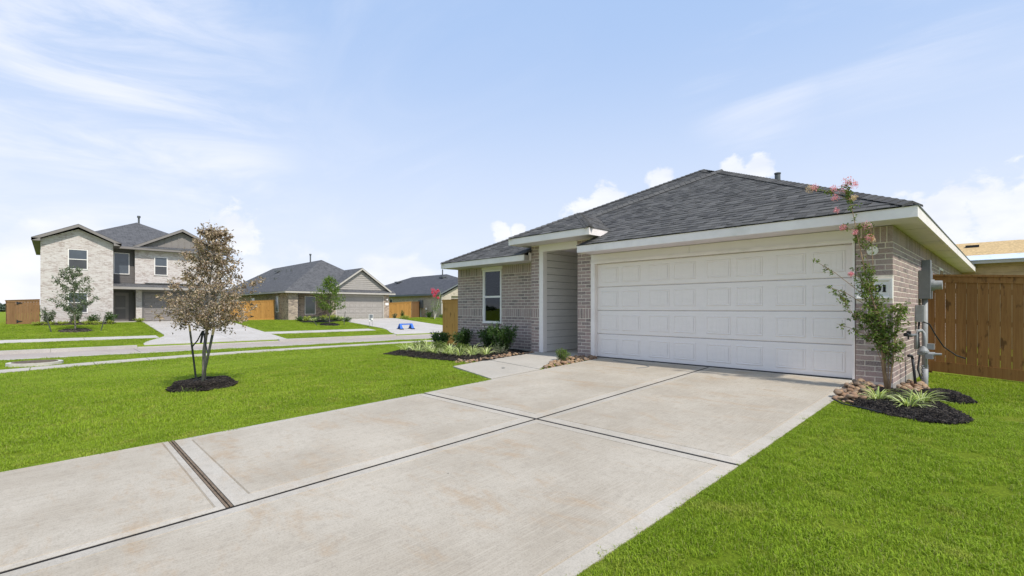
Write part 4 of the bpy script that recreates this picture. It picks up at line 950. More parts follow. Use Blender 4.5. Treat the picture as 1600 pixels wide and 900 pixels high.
q = MB(); q.tube([(-45.9, 30.5, .85), (-45.9, 30.5, .95), (-45.9, 30.5, 1.1), (-45.9, 30.5, 1.18)], [.06, .15, .15, .04], 12); q.build('meter_head', galv, gl_)
ac = thing('pipe_loop', 'thin grey pipe loop low on the cream brick wall', 'pipe', (-45, 30.8, 0)); q = MB(); q.tube([(-45.2, 30.8, .1), (-45.2, 30.8, .85), (-44.5, 30.8, .82), (-44.4, 30.8, .75), (-44.4, 30.8, .1)], .03, 8); q.build('pipe', metalgrey, ac)
# ---- house under construction behind the right fence
h5 = thing('unfinished_house', 'unfinished house with bare osb roof and tan siding behind the right fence', 'house', (-3, 24, 0))
part_box('sheathed_wall', (-14, 22.5, -.3), (6, 22.7, 2.6), rawsiding, h5)
for k in range(13): q = MB(); z0 = .2+k*.19; q.extrude([(-9, 22.497, z0), (-9, 22.478, z0), (-9, 22.49, z0+.185), (-9, 22.497, z0+.185)], (15, 0, 0)); q.build('siding_board', rawsiding, h5)
q = MB(); q.box((-14.2, 22.08, 2.58), (6.3, 22.12, 2.70)); q.build('fascia', tanlight, h5)
rf5 = thing('roof', None, None, (-3, 24, 2.8)); rf5.parent = h5; rf5.location = Vector((-3, 24, 2.8))-wpos(h5)
q = MB(); q.extrude([(-14.2, 22.05, 2.70), (-14.2, 22.62, 2.90), (-14.2, 22.62, 2.88), (-14.2, 22.05, 2.68)], (20.5, 0, 0)); q.build('underlayment', tarp, rf5)
a, b, c, d = (-14.2, 22.62, 2.885), (4.3, 22.62, 2.885), (0.15, 24.35, 3.50), (-12, 24.35, 3.50)
q = MB(); q.face([a, b, c, d]); q.face([b, (6.3, 26, 2.7), c]); q.face([d, c, (6.3, 26, 2.7), (-14.2, 26, 2.7)]); q.face([(4.3, 22.62, 2.885), (6.3, 22.3, 2.7), (6.3, 26, 2.7)]); q.build('osb_deck', osb, rf5)
part_box('roof_opening', (-1.2, 23.7, 3.26), (-.85, 23.9, 3.36), black, rf5)
# ================================================================ scatter helper (geometry nodes) for stuff nobody could count
def scatter(name, pts, protos, mat_label, cat, parent=None):
    """pts: (x,y,z, rot_z, tilt, scale)"""
    me = bpy.data.meshes.new(name); me.from_pydata([p[:3] for p in pts], [], [])
    me.attributes.new('rot', 'FLOAT_VECTOR', 'POINT').data.foreach_set('vector', [c for p in pts for c in (p[4], 0, p[3])])
    me.attributes.new('scl', 'FLOAT', 'POINT').data.foreach_set('value', [p[5] for p in pts])
    me.attributes.new('idx', 'INT', 'POINT').data.foreach_set('value', [random.randrange(len(protos)) for p in pts])
    o = bpy.data.objects.new(name, me); COL.objects.link(o)
    if parent: o.parent = parent; o.location = -wpos(parent)
    ng = bpy.data.node_groups.new(name+'_nodes', 'GeometryNodeTree'); ng.is_modifier = True
    ng.interface.new_socket('Geometry', in_out='INPUT', socket_type='NodeSocketGeometry'); ng.interface.new_socket('Geometry', in_out='OUTPUT', socket_type='NodeSocketGeometry')
    N, Lk = ng.nodes.new, ng.links.new
    gi, go = N('NodeGroupInput'), N('NodeGroupOutput'); iop = N('GeometryNodeInstanceOnPoints'); jn = N('GeometryNodeJoinGeometry')
    for p in protos[::-1]:
        oi = N('GeometryNodeObjectInfo'); oi.inputs['Object'].default_value = p; oi.inputs['As Instance'].default_value = True; Lk(oi.outputs['Geometry'], jn.inputs[0])
    def attr(nm, ty): a = N('GeometryNodeInputNamedAttribute'); a.data_type = ty; a.inputs['Name'].default_value = nm; return a.outputs[0]
    iop.inputs['Pick Instance'].default_value = True
    Lk(gi.outputs[0], iop.inputs['Points']); Lk(jn.outputs[0], iop.inputs['Instance']); Lk(attr('idx', 'INT'), iop.inputs['Instance Index'])
    er = N('FunctionNodeEulerToRotation'); Lk(attr('rot', 'FLOAT_VECTOR'), er.inputs[0]); Lk(er.outputs[0], iop.inputs['Rotation'])
    Lk(attr('scl', 'FLOAT'), iop.inputs['Scale']); Lk(iop.outputs[0], go.inputs[0])
    o.modifiers.new('scatter', 'NODES').node_group = ng
    if not parent: tag(o, mat_label, cat)
    o['kind'] = 'stuff'; return o
def proto(name, q, mat, **kw): return bpy.data.objects.new(name, q.mesh(name, mat, **kw))
# grass tufts
def tuft(seed, n_, rad, hh, wd):
    r = random.Random(seed); q = MB()
    for k in range(n_):
        a = r.uniform(0, 6.283); d = rad*math.sqrt(r.random()); x, y = d*math.cos(a), d*math.sin(a); b = r.uniform(0, 6.283); ln = r.uniform(.2, 1.1)
        h_ = hh*r.uniform(.5, 1.15); dx, dy = math.cos(b), math.sin(b); w_ = wd*r.uniform(.7, 1.2); sx, sy = -dy*w_/2, dx*w_/2; t_ = r.random()+.001
        m1 = (x+dx*h_*ln*.3, y+dy*h_*ln*.3, h_*.6); tp = (x+dx*h_*ln*.9, y+dy*h_*ln*.9, h_*(1-.25*ln))
        q.face([(x-sx, y-sy, -.01), (x+sx, y+sy, -.01), (m1[0]+sx*.8, m1[1]+sy*.8, m1[2]), (m1[0]-sx*.8, m1[1]-sy*.8, m1[2])], 0, t_)
        q.face([(m1[0]-sx*.8, m1[1]-sy*.8, m1[2]), (m1[0]+sx*.8, m1[1]+sy*.8, m1[2]), tp], 0, t_)
    return q
near_t = [proto('grass_tuft', tuft(k, 130, .10, .036, .0048), grassblade) for k in range(5)]
mid_t = [proto('grass_tuft', tuft(20+k, 90, .17, .045, .007), grassblade) for k in range(4)]
far_t = [proto('grass_tuft', tuft(40+k, 70, .32, .055, .016), grassblade) for k in range(3)]
def inpoly(x, y, P):
    c = False
    for (a, b), (d, e) in zip(P, P[1:]+P[:1]):
        if (b > y) != (e > y) and x < (d-a)*(y-b)/(e-b)+a: c = not c
    return c
BEDL = [(-11.75, 6.55), (-11.0, 6.50), (-10.2, 6.55), (-9.3, 6.62), (-8.6, 6.85), (-8.30, 7.05), (-8.30, 8.9), (-8.56, 9.2), (-12.1, 9.24), (-12.9, 9.2), (-13.6, 9.3), (-13.7, 8.9), (-12.7, 7.6)]
BEDR = [(-1.56, 7.42), (-1.30, 7.15), (-1.0, 6.92), (-.70, 6.78), (-.50, 6.88), (-.39, 7.05), (-.36, 7.28), (-.46, 7.58), (-.62, 8.0), (-.85, 8.6), (-1.0, 9.2), (-1.22, 9.3), (-1.22, 8.87), (-1.6, 8.87)]
BEDR2 = [(-.90, 8.70), (-.72, 8.45), (-.50, 8.45), (-.38, 8.7), (-.40, 9.05), (-.60, 9.5), (-.82, 9.7), (-.95, 9.45)]
GR = [(-1.22, 8.9), (-.95, 8.9), (-.85, 9.6), (-.95, 10.6), (-1.22, 10.9)]
TREE = (-10.18, 1.98)
def treebed(x, y): return math.hypot((x-TREE[0])*.95, (y-TREE[1])*1.0) + .05*math.sin(5*math.atan2(y-TREE[1], x-TREE[0])) < .52
def blocked(x, y):
    if -6.40 < x < -1.575 and y < 8.9: return True
    if -12.2 < x < -6.3 and y > 9.0 or (-6.5 < x < XR+.03 and y > 8.8): return True
    if inpoly(x, y, [(-6.40, 5.62), (-6.3, 8.9), (-8.29, 8.9), (-8.29, 7.17), (-8.22, 6.12)]): return True
    if -8 < y < 40 and swx(y)-.97 < x < swx(y)+.02: return True
    if x < -24.93 and x > -30.04: return True
    if inpoly(x, y, BEDL) or inpoly(x, y, BEDR) or inpoly(x, y, BEDR2) or inpoly(x, y, GR) or treebed(x, y): return True
    if math.hypot((x+22.35)/.85, (y+.42)/.62) < 1: return True
    if x < -30 and (3.2+1.5*sst(x, -30.2, -34) < y < 10.15 or 17.4+1.3*sst(x, -30.2, -34) < y < 26.9-1.9*sst(x, -30.2, -34)): return True
    if x < -32.98 and x > -34.22: return True
    if x < -43.3: return True
    return False
CF = Vector((-math.sin(THETA), math.cos(THETA))); CR = Vector((math.cos(THETA), math.sin(THETA)))
def seen(x, y, m=.4):
    w_ = x*CF.x+y*CF.y; l = x*CR.x+y*CR.y; return w_ > 1.2 and abs(l) < 1.1*w_+m
rg = random.Random(11)
def lawnpts(n_, x0, x1, y0, y1, dmin, dmax, smin, smax):
    out = []
    while n_ > 0:
        n_ -= 1; x, y = rg.uniform(x0, x1), rg.uniform(y0, y1); d = math.hypot(x, y)
        if not (dmin <= d < dmax) or not seen(x, y) or blocked(x, y): continue
        if y > 12.4 and x > -12: continue
        out.append((x, y, H(x, y)-.004, rg.uniform(0, 6.28), rg.uniform(-.12, .12), rg.uniform(smin, smax)))
    return out
a_ = lawnpts(30000, -13, 5.5, -1.5, 13, 1.2, 7.5, .75, 1.15)
scatter('lawn_grass', a_, near_t, 'bright green cut grass along both sides of the driveway', 'grass')
b_ = lawnpts(26000, -21.6, 6, -3, 13.5, 7.5, 19, .7, 1.1)
scatter('lawn_grass', b_, mid_t, 'green lawn from the staked dead tree back to the sidewalk', 'grass')
c_ = lawnpts(26000, -43.4, -17, -8, 34, 17, 70, .6, 1.0)
scatter('lawn_grass', c_, far_t, 'bright green lawns on both sides of the side street', 'grass')
# ragged edge grass hanging over the concrete
e_ = []
for k in range(1100):
    y = rg.uniform(-1, 8.3); x = -1.572+abs(rg.gauss(0, .02))-.022*max(0, math.sin(y*3.1)+math.sin(y*7.7)-.8); e_.append((x, y, zD(y)-.02, rg.uniform(0, 6.28), .1, rg.uniform(.3, .65)))
for k in range(1500):
    y = rg.uniform(-2, 5.6); x = -6.402-abs(rg.gauss(0, .02))+.022*max(0, math.sin(y*3.3)+math.sin(y*8.1)-.8); e_.append((x, y, zD(y)-.02, rg.uniform(0, 6.28), .1, rg.uniform(.3, .65)))
for (p, q_) in (((-6.42, 5.60), (-8.22, 6.08)), ((-8.26, 6.1), (-8.33, 7.0))):
    for k in range(160):
        t_ = rg.random(); e_.append((lerp(p[0], q_[0], t_)+rg.gauss(0, .012), lerp(p[1], q_[1], t_)-.01+rg.gauss(0, .012), zD(6)-.045, rg.uniform(0, 6.28), .1, rg.uniform(.6, 1.0)))
scatter('edge_grass', e_, near_t, 'ragged grass blades creeping over the driveway edges', 'grass')
# ================================================================ mulch, stones
def chip(seed):
    r = random.Random(seed); q = MB()
    for k in range(7):
        c = Vector((r.uniform(-.05, .05), r.uniform(-.05, .05), r.uniform(0, .022))); a = r.uniform(0, 6.28); L_ = r.uniform(.014, .038); wd = r.uniform(.004, .011); e = r.uniform(-.5, .5)
        d = Vector((math.cos(a), math.sin(a), e))*L_; s_ = Vector((-math.sin(a), math.cos(a), r.uniform(-.5, .5)))*wd; u = Vector((0, 0, .006))
        P = [c-d-s_, c+d-s_*.4, c+d+s_*.6, c-d+s_]; t_ = r.random()+.001
        q.face([p+u for p in P], 0, t_); 
        for i in range(4): j = (i+1) % 4; q.face([P[i]-u, P[j]-u, P[j]+u, P[i]+u], 0, t_)
    return q
chips = [proto('mulch_chip', chip(k), chipm) for k in range(6)]
def mulch(label, P, n_, dome, zf, parent=None):
    xs_ = [p[0] for p in P]; ys__ = [p[1] for p in P]; cx, cy = sum(xs_)/len(P), sum(ys__)/len(P)
    q = MB(); rings = [1.0, .93, .8, .6, .35, .0]; V = []
    def edge(t): return sst(1-t, 0, .28)
    PP = []
    for k in range(len(P)):
        a, b = P[k], P[(k+1) % len(P)]
        for i in range(4):
            x, y = lerp(a[0], b[0], i/4), lerp(a[1], b[1], i/4); j = 1+rg.uniform(-.02, .02); PP.append((cx+(x-cx)*j, cy+(y-cy)*j))
    def zz(x, y, r): return zf(x, y)+.004+dome*edge(r)*(1+.25*math.sin(x*9)*math.cos(y*8))-(.03 if r > .99 else 0)
    for r0, r1 in zip(rings, rings[1:]):
        for k in range(len(PP)):
            a, b = PP[k], PP[(k+1) % len(PP)]; f = []
            for (p, r) in ((a, r0), (b, r0), (b, r1), (a, r1)):
                x, y = cx+(p[0]-cx)*r, cy+(p[1]-cy)*r; f.append((x, y, zz(x, y, r)))
            if r1 == 0: f = f[:3]
            q.face(f)
    pts = []
    while len(pts) < n_:
        k = rg.randrange(len(PP)); a, b = PP[k], PP[(k+1) % len(PP)]; t_ = rg.random(); r = math.sqrt(rg.random())*1.03
        x, y = lerp(a[0], b[0], t_), lerp(a[1], b[1], t_); x, y = cx+(x-cx)*r, cy+(y-cy)*r; pts.append((x, y, zz(x, y, min(r, .98))+.004, rg.uniform(0, 6.28), rg.uniform(-.3, .3), rg.uniform(.4, .8)))
    base_ = q.build('mulch_ground', chipm, smooth=True); base_['kind'] = 'structure'
    scatter('mulch', pts, chips, label, 'mulch')
mulch('black mulch bed in front of the left brick wing', BEDL, 9000, .05, lambda x, y: H(x, y)+.01)
mulch('black mulch bed at the right brick corner under the flowering tree', BEDR, 6500, .045, lambda x, y: H(x, y)+.01)
mulch('small black mulch mound behind the gas riser on the right lawn', BEDR2, 3000, .06, lambda x, y: H(x, y)+.01)
tb = [(TREE[0]+.53*math.cos(a)+.03*math.sin(4*a), TREE[1]+.50*math.sin(a)) for a in [k*math.pi/8 for k in range(16)]]
mulch('round black mulch mound at the foot of the dead tree', tb, 4200, .09, lambda x, y: H(x, y)+.01)
# river stones
stone_me = []
for s_ in range(7):
    import bmesh
    bm = bmesh.new(); bmesh.ops.create_icosphere(bm, subdivisions=2, radius=1); r = random.Random(s_); ax = (r.uniform(.8, 1.2), r.uniform(.6, .95), r.uniform(.42, .65)); ph_ = [r.uniform(0, 6) for _ in range(3)]
    for v in bm.verts: f = 1+.10*math.sin(3*v.co.x+ph_[0])+.08*math.sin(4*v.co.y+ph_[1])+.06*math.sin(5*v.co.z+ph_[2]); v.co = Vector((v.co.x*ax[0]*f, v.co.y*ax[1]*f, v.co.z*ax[2]*f))
    me = bpy.data.meshes.new('stone'); bm.to_mesh(me); bm.free(); me.materials.append(stonem); me.polygons.foreach_set('use_smooth', [True]*len(me.polygons)); stone_me.append(me)
def stones(label, P, n_, s0, s1, pile, zf):
    xs_ = [p[0] for p in P]; ys__ = [p[1] for p in P]; o = thing('stone_border', label, 'stones', (sum(xs_)/len(P), sum(ys__)/len(P), zf(xs_[0], ys__[0]))); put = []
    tries = 0
    while len(put) < n_ and tries < n_*60:
        tries += 1; x, y = rg.uniform(min(xs_), max(xs_)), rg.uniform(min(ys__), max(ys__))
        if not inpoly(x, y, P): continue
        s_ = rg.uniform(s0, s1); lay = 0
        near = sum(1 for (a, b, c, d) in put if math.hypot(a-x, b-y) < (c+s_)*.72)
        if near > pile: continue
        z = zf(x, y)+s_*.35+near*s_*.62
        so = link('stone', stone_me[rg.randrange(7)], o, (x, y, z), (rg.uniform(-.4, .4), rg.uniform(-.4, .4), rg.uniform(0, 6.28))); so.scale = (s_, s_, s_); put.append((x, y, s_, z))
zz_ = lambda x, y: H(x, y)+.01
stones('heap of brown river stones where the driveway meets the right brick corner', [(-1.60, 7.35), (-1.45, 7.2), (-1.30, 7.4), (-1.28, 8.0), (-1.35, 8.84), (-1.66, 8.84), (-1.62, 8.0)], 150, .028, .058, 2, zz_)
stones('patch of flat brown stones along the side wall by the black pipe stub', [(-1.20, 8.95), (-1.0, 8.9), (-.92, 9.4), (-.95, 10.1), (-1.18, 10.3)], 110, .03, .055, 2, zz_)
stones('tan river stones filling the gap between front walk and garage corner', [(-6.42, 7.0), (-6.40, 8.80), (-6.65, 8.85), (-6.98, 8.82), (-6.94, 8.0)], 130, .03, .06, 1, lambda x, y: zD(y)-.03)
stones('thin line of tan stones edging the left mulch bed along the walk', [(-8.32, 6.6), (-8.30, 8.9), (-8.56, 8.95), (-8.60, 7.0), (-8.9, 6.75), (-8.7, 6.5)], 85, .03, .055, 1, zz_)
# ================================================================ plants
def leafcard(q, p, d, up, L_, wd, tone, fold=.25):
    d = d.normalized(); s_ = d.cross(up)
    if s_.length < .01: s_ = Vector((1, 0, 0))
    s_.normalize(); nrm = s_.cross(d); a = p; m = p+d*L_*.5-nrm*L_*.02; e = p+d*L_ - nrm*L_*.15
    q.face([a, m+s_*wd/2+nrm*wd*fold, e, m], 0, tone); q.face([a, m, e, m-s_*wd/2+nrm*wd*fold], 0, tone)
def rv(r, z=1.0): return Vector((r.gauss(0, 1), r.gauss(0, 1), r.gauss(0, 1)*z)).normalized()
def bush(name, label, loc, h_, wd, mat, n_stems=14, leaf=.045, seed=0, dens=1.0, group=None, cat='shrub', parent=None):
    r = random.Random(seed); o = thing(name, label, cat, loc, group); B = Vector(loc); st, lf = MB(), MB()
    for k in range(n_stems):
        a = r.uniform(0, 6.28); sp = math.sqrt(r.random())*wd*.5; top = B+Vector((math.cos(a)*sp, math.sin(a)*sp, h_*r.uniform(.6, 1.02)*(1-.25*sp/(wd*.5)))); p0 = B+Vector((math.cos(a)*sp*.15, math.sin(a)*sp*.15, -.02)); mid = lerp(p0, top, .5)+Vector((0, 0, -.04*h_))
        st.tube([p0, mid, top], [.007, .005, .002], 5, cap=False); L_ = (top-p0).length; nl = int(L_/.012*dens)
        for i in range(nl):
            t_ = r.uniform(.12, 1.03); p = lerp(p0, top, t_); rad = wd*.17*(1-.35*t_); off = rv(r)*rad*r.random()
            leafcard(lf, p+off, (off*3/rad*.5+Vector((0, 0, .6))+rv(r)*.6), rv(r)+Vector((0, 0, 1.2)), leaf*r.uniform(.7, 1.2), leaf*.5, r.random()+.001)
    st.build('stems', barkm, o); lf.build('foliage', mat, o); return o
z7 = lambda x, y: H(x, y)+.03
for k, (x, y, h_, wd, lab) in enumerate([(-13.25, 9.35, .56, .78, 'dark green holly shrub by the end of the fence, left of the brick corner'), (-11.35, 8.85, .60, .70, 'upright green shrub under the left brick wall, second from the fence'), (-10.0, 8.72, .66, .72, 'full green shrub right below the window'), (-9.28, 8.52, .82, .82, 'tallest green shrub, next to the entry stones')]):
    bush('holly_shrub', lab, (x, y, z7(x, y)), h_, wd*.92, leafbush, 30, .062, 50+k, 2.4, 'shrubs below the wing window')
bush('round_shrub', 'small round bright green shrub among the stones at the entry', (-6.80, 8.0, -.03), .27, .36, leafbright, 26, .035, 61, 2.2)
def spray(name, label, loc, n_, L_, wd, mat, seed, group=None, cat='grass clump', arch=1.0):
    r = random.Random(seed); o = thing(name, label, cat, loc, group); q = MB(); B = Vector(loc)
    for k in range(n_):
        a = r.uniform(0, 6.28); e = r.uniform(.7, 1.4); l = L_*r.uniform(.6, 1.15); d = Vector((math.cos(a)*math.cos(e), math.sin(a)*math.cos(e), math.sin(e))); p = B+Vector((math.cos(a)*.02, math.sin(a)*.02, -.01)); s_ = Vector((-math.sin(a), math.cos(a), r.uniform(-.3, .3)))*wd/2; t_ = r.random()+.001; prev = (p-s_*.6, p+s_*.6)
        for i in range(1, 6):
            p = p+d*l/5; d = (d+Vector((math.cos(a)*.12, math.sin(a)*.12, -.30*arch*(.5+i*.18)))).normalized(); w_ = [1, 1, .95, .7, .15][i-1]; cur = (p-s_*w_, p+s_*w_); q.face([prev[0], prev[1], cur[1], cur[0]], 0, t_); prev = cur
    q.build('blades', mat, o); return o
ordn = ['first', 'second', 'third', 'fourth', 'fifth', 'sixth', 'seventh', 'eighth', 'ninth', 'tenth', 'eleventh', 'twelfth']
fr_ = [(-11.62, 7.05), (-11.28, 7.12), (-10.9, 7.02), (-10.52, 7.1), (-10.15, 7.0), (-9.85, 7.12), (-9.55, 7.06), (-9.25, 7.12), (-9.02, 7.3), (-8.85, 7.6)]
for k, (x, y) in enumerate(fr_):
    spray('lilyturf_clump', '%s pale striped lilyturf clump from the left in the front row of the left bed' % ordn[k], (x, y, z7(x, y)), 46, .40, .013, leafpale, 70+k, 'variegated lilyturf clumps in the left bed')
bk_ = [(-12.5, 8.0), (-12.0, 7.75), (-11.45, 7.65), (-10.95, 7.7), (-10.4, 7.65), (-9.95, 7.75), (-9.5, 7.7)]
for k, (x, y) in enumerate(bk_):
    if k in (1, 3, 5): bush('low_shrub', '%s low soft green shrub from the left between the lilyturf rows' % ordn[k//2], (x, y, z7(x, y)), .26, .48, leafmyrtle, 26, .04, 90+k, 1.6, 'low shrubs in the left bed')
    else: spray('lilyturf_clump', '%s pale striped lilyturf clump from the left in the back row of the left bed' % ordn[k//2], (x, y, z7(x, y)), 42, .42, .014, leafpale, 95+k, 'variegated lilyturf clumps in the left bed')
bush('low_shrub', 'thin grey green shrub at the stone end of the left bed', (-8.82, 8.0, z7(-9, 8)), .26, .45, leafolive, 20, .035, 104, 1.2)
for k, (x, y, lab) in enumerate([(-1.20, 7.62, 'striped lilyturf clump beside the stone heap at the flowering tree'), (-.86, 7.35, 'middle striped lilyturf clump at the front of the right bed'), (-.80, 7.85, 'striped lilyturf clump at the back of the right bed, toward the gas riser')]):
    spray('lilyturf_clump', lab, (x, y, z7(x, y)), 74, .31, .012, leafpale, 110+k, 'variegated lilyturf clumps in the right bed')
# ---- flowering crape myrtle at the brick corner
def branch_pts(p0, p1, sag=.0, n_=6, r=random, wig=.02):
    return [lerp(Vector(p0), Vector(p1), k/n_)+Vector((r.uniform(-wig, wig), r.uniform(-wig, wig), math.sin(math.pi*k/n_)*sag)) if 0 < k < n_ else Vector(p0 if k == 0 else p1) for k in range(n_+1)]
r = random.Random(5)
mt = thing('crape_myrtle', 'thin crape myrtle with pink blooms in front of the brick corner and address stone', 'tree', (-1.20, 8.25, -.03))
tq, lq, fq, fq2 = MB(), MB(), MB(), MB()
bx, by, bz = -1.20, 8.25, -.04
TIPS = [((0.0, 0.0), (-.42, -.10), 2.84, 0), ((.04, .0), (.12, -.02), 1.14, 1), ((.0, .03), (-.30, .02), 2.12, 2), ((-.02, 0), (-.50, -.12), 1.30, 3), ((0, 0), (-.30, -.05), 1.45, 4), ((.03, .02), (.16, .06), 1.20, 5), ((.02, 0), (-.28, -.08), 1.15, 6), ((0, 0), (-.27, .05), 1.50, 7), ((.02, 0), (.04, .05), 1.10, 8), ((0, 0), (-.32, -.05), 1.66, 9), ((0.02, 0), (-.02, -.09), 1.08, 10)]
def myrt(p): return Vector((bx+p[0]*1.04, by+p[1], bz+(p[2]-.0)*1.035-.03))
stems = []
for (b0, t0, hz_, k) in TIPS:
    f = lerp; knee = .35 if k not in (1, 5) else .2; mid = (b0[0]*.7+t0[0]*.10, b0[1], hz_*knee)
    mid = (-.085, -.02, hz_*knee) if k == 0 else mid
    P = [myrt((b0[0]*.4, b0[1]*.4, -.03)), myrt(mid)]+[myrt((lerp(mid[0], t0[0], s_**(.75 if k == 0 else 1.3))+r.uniform(-.012, .012), lerp(mid[1], t0[1], s_)+r.uniform(-.012, .012), lerp(mid[2], hz_, s_))) for s_ in (.25, .5, .75, 1)]
    r0 = .016 if k in (0, 1) else (.011 if k == 5 else .007); tq.tube(P, [r0, r0*.75, r0*.6, r0*.45, r0*.32, .003], 7); stems.append((P, k))
tq.build('trunk', barkred, mt, smooth=True)
def along(P, t): t = t*(len(P)-1); i = min(int(t), len(P)-2); return lerp(P[i], P[i+1], t-i)
tw = MB()
def twig(p, d, l, n_, w_=.35, lm=lq):
    e = p+d*l; tw.tube([p, lerp(p, e, .5)+Vector((0, 0, .01)), e], [.0035, .0025, .0015], 4, cap=False)
    for i in range(n_):
        t_ = r.uniform(.1, 1.05); q_ = lerp(p, e, t_)+rv(r)*.02; leafcard(lm, q_, d*.4+rv(r), rv(r)+Vector((0, 0, 1)), r.uniform(.028, .05), .022, r.random()+.001)
for (P, k) in stems:
    if k == 0:
        for i in range(52):
            t_ = r.choice((r.uniform(.3, .52), r.uniform(.84, 1.0))) if r.random() < .8 else r.uniform(.3, 1); d = (rv(r, .5)+Vector((0, 0, .35))).normalized(); twig(along(P, t_), d, r.uniform(.05, .12), 9)
    else:
        for i in range(34):
            t_ = r.uniform(.3, 1.0); d = (rv(r, .6)+Vector((0, 0, .3))).normalized(); twig(along(P, t_), d, r.uniform(.06, .18), 11)
# long sprays reaching left over the door
for (a, b) in (((-.28, -.04, 1.35), (-.83, -.16, 1.84)), ((-.25, -.04, 1.2), (-.63, -.18, 1.44)), ((-.10, -.03, .70), (-.53, -.15, .92)), ((-.40, -.1, 2.62), (-.82, -.17, 2.84)), ((-.14, -.03, 1.60), (-.17, -.02, 2.24)), ((-.36, -.1, 2.2), (-.22, -.06, 2.24)), ((-.38, -.08, 2.2), (-.47, -.1, 2.26))):
    A, B_ = myrt(a), myrt(b); tw.tube([A, lerp(A, B_, .5)+Vector((0, 0, .03)), B_], [.005, .004, .002], 5, cap=False)
    for i in range(8): twig(lerp(A, B_, r.uniform(.45, 1)), (rv(r, .4)+Vector((0, 0, .2))).normalized(), .05, 6)
tw.build('branches', barkred, mt); lq.build('foliage', leafmyrtle, mt)
def bloom(p, s_, mat, n_=95, long=1.0):
    q = MB(); s_ *= 1.3; c = myrt(p)
    for i in range(n_):
        off = rv(r); off = Vector((off.x, off.y, off.z*long))*s_*r.random()**.5; leafcard(q, c+off, rv(r), rv(r), .016*r.uniform(.7, 1.4), .014, r.random()+.001, .4)
    q.build('bloom', mat, mt)
for (p, s_, mt_) in (((-.41, -.1, 2.87), .06, petal), ((-.34, -.10, 2.82), .05, petal), ((-.47, -.1, 2.77), .05, petal), ((-.57, -.13, 2.80), .045, petal), ((-.84, -.17, 2.84), .055, petalfade), ((-.79, -.17, 2.85), .045, petal), ((-.55, -.14, 2.66), .04, petal), ((-.34, -.1, 2.64), .035, petalfade), ((-.54, -.12, 2.49), .032, petal), ((-.46, -.13, 2.24), .036, petal), ((-.21, -.06, 2.25), .05, petal), ((-.33, -.1, 2.17), .034, petal), ((-.18, -.02, 2.08), .042, petal), ((-.15, -.02, 2.05), .03, petalfade), ((-.37, -.13, 1.60), .03, petal)): bloom(p, s_, mt_)
# ---- the dead staked tree
def tree(name, label, loc, trunk_h, env, n_br, lmat, leaf, n_leaf, seed, trunk_r=.035, lean=(0, 0), group=None, bark=barkm, spread=.16, up=.5, nested=True, cofs=(0, 0)):
    """env(z) -> crown radius at height z above the base"""
    r = random.Random(seed); o = thing(name, label, 'tree', loc, group); B = Vector(loc); top = env['top']; tq, lq, bq = MB(), MB(), MB()
    def ax(z): return B+Vector((lean[0]*(max(0, z)/top)**1.3+cofs[0]*0, lean[1]*(max(0, z)/top)**1.3, z))
    P = [ax(z)+Vector((.02*math.sin(z*4+seed), .015*math.cos(z*5), 0)) if z > 0 else ax(-.05) for z in [0]+[top*.93*k/9 for k in range(1, 10)]]
    tq.tube(P, [trunk_r*(1.15 if k == 0 else 1-.85*k/9) for k in range(10)], 9); tips = []
    def rad(z):
        pr = env['prof']
        for (a, b), (c, d) in zip(pr, pr[1:]):
            if z <= c: return lerp(b, d, max(0, (z-a)/(c-a)))
        return pr[-1][1]
    for k in range(n_br):
        z1 = lerp(env['low'], top*.97, (k+r.random())/n_br); a = k*2.399+r.uniform(-.4, .4); R2 = rad(z1)*r.uniform(.62, 1.05); z0 = max(trunk_h, z1-R2*up*r.uniform(.7, 1.3)); s_ = ax(min(z0, top*.9)); e = ax(z1)+Vector((math.cos(a)*R2, math.sin(a)*R2, 0))
        m = lerp(s_, e, .5)+Vector((0, 0, .06*R2))+rv(r)*.03*R2; rr_ = max(.004, trunk_r*.28*(1-z0/top*.6)); bq.tube([s_, lerp(s_, m, .5)+rv(r)*.01, m, e], [rr_, rr_*.8, rr_*.55, .003], 5, cap=False)
        for j in range(7):
            t_ = r.uniform(.3, 1); p = lerp(s_, m, t_*2) if t_ < .5 else lerp(m, e, t_*2-1); e2 = p+(rv(r, .7)+Vector((math.cos(a)*.4, math.sin(a)*.4, .35))).normalized()*R2*r.uniform(.15, .45); bq.tube([p, lerp(p, e2, .5)+rv(r)*.01, e2], [rr_*.4, rr_*.3, .002], 4, cap=False); tips.append((p, e2))
        tips.append((m, e))
    if env.get('leader'):
        for j in range(14): p = ax(lerp(top*.72, top*.96, r.random())); e2 = p+(rv(r, .5)+Vector((0, 0, 1.0))).normalized()*.32; tips.append((p, e2)); bq.tube([p, e2], [.005, .002], 4, cap=False)
    for k in range(n_leaf):
        p, e = tips[r.randrange(len(tips))]; t_ = r.random()**.6; c = lerp(p, e, t_)+rv(r)*spread*r.random()**1.5
        leafcard(lq, c, rv(r)+Vector((0, 0, -.1)), rv(r)+Vector((0, 0, .8)), leaf*r.uniform(.6, 1.25), leaf*.48*r.uniform(.8, 1.2), r.random()+.001, r.uniform(.1, .6))
    tq.build('trunk', bark, o, smooth=True); bq.build('branches', bark, o); lq.build('crown', lmat, o); return o
zt = H(*TREE)
tree('dead_tree', 'young tree with dried brown leaves staked in the left lawn', (TREE[0], TREE[1], zt+.05), 1.0, dict(top=2.92, low=1.05, prof=[(.8, .35), (1.1, .66), (1.5, .88), (1.8, .86), (2.2, .56), (2.5, .44), (2.75, .27), (2.95, .12)], leader=True), 66, leafdead, .055, 8800, 9, .036, (.16, .17), spread=.085, up=.8)
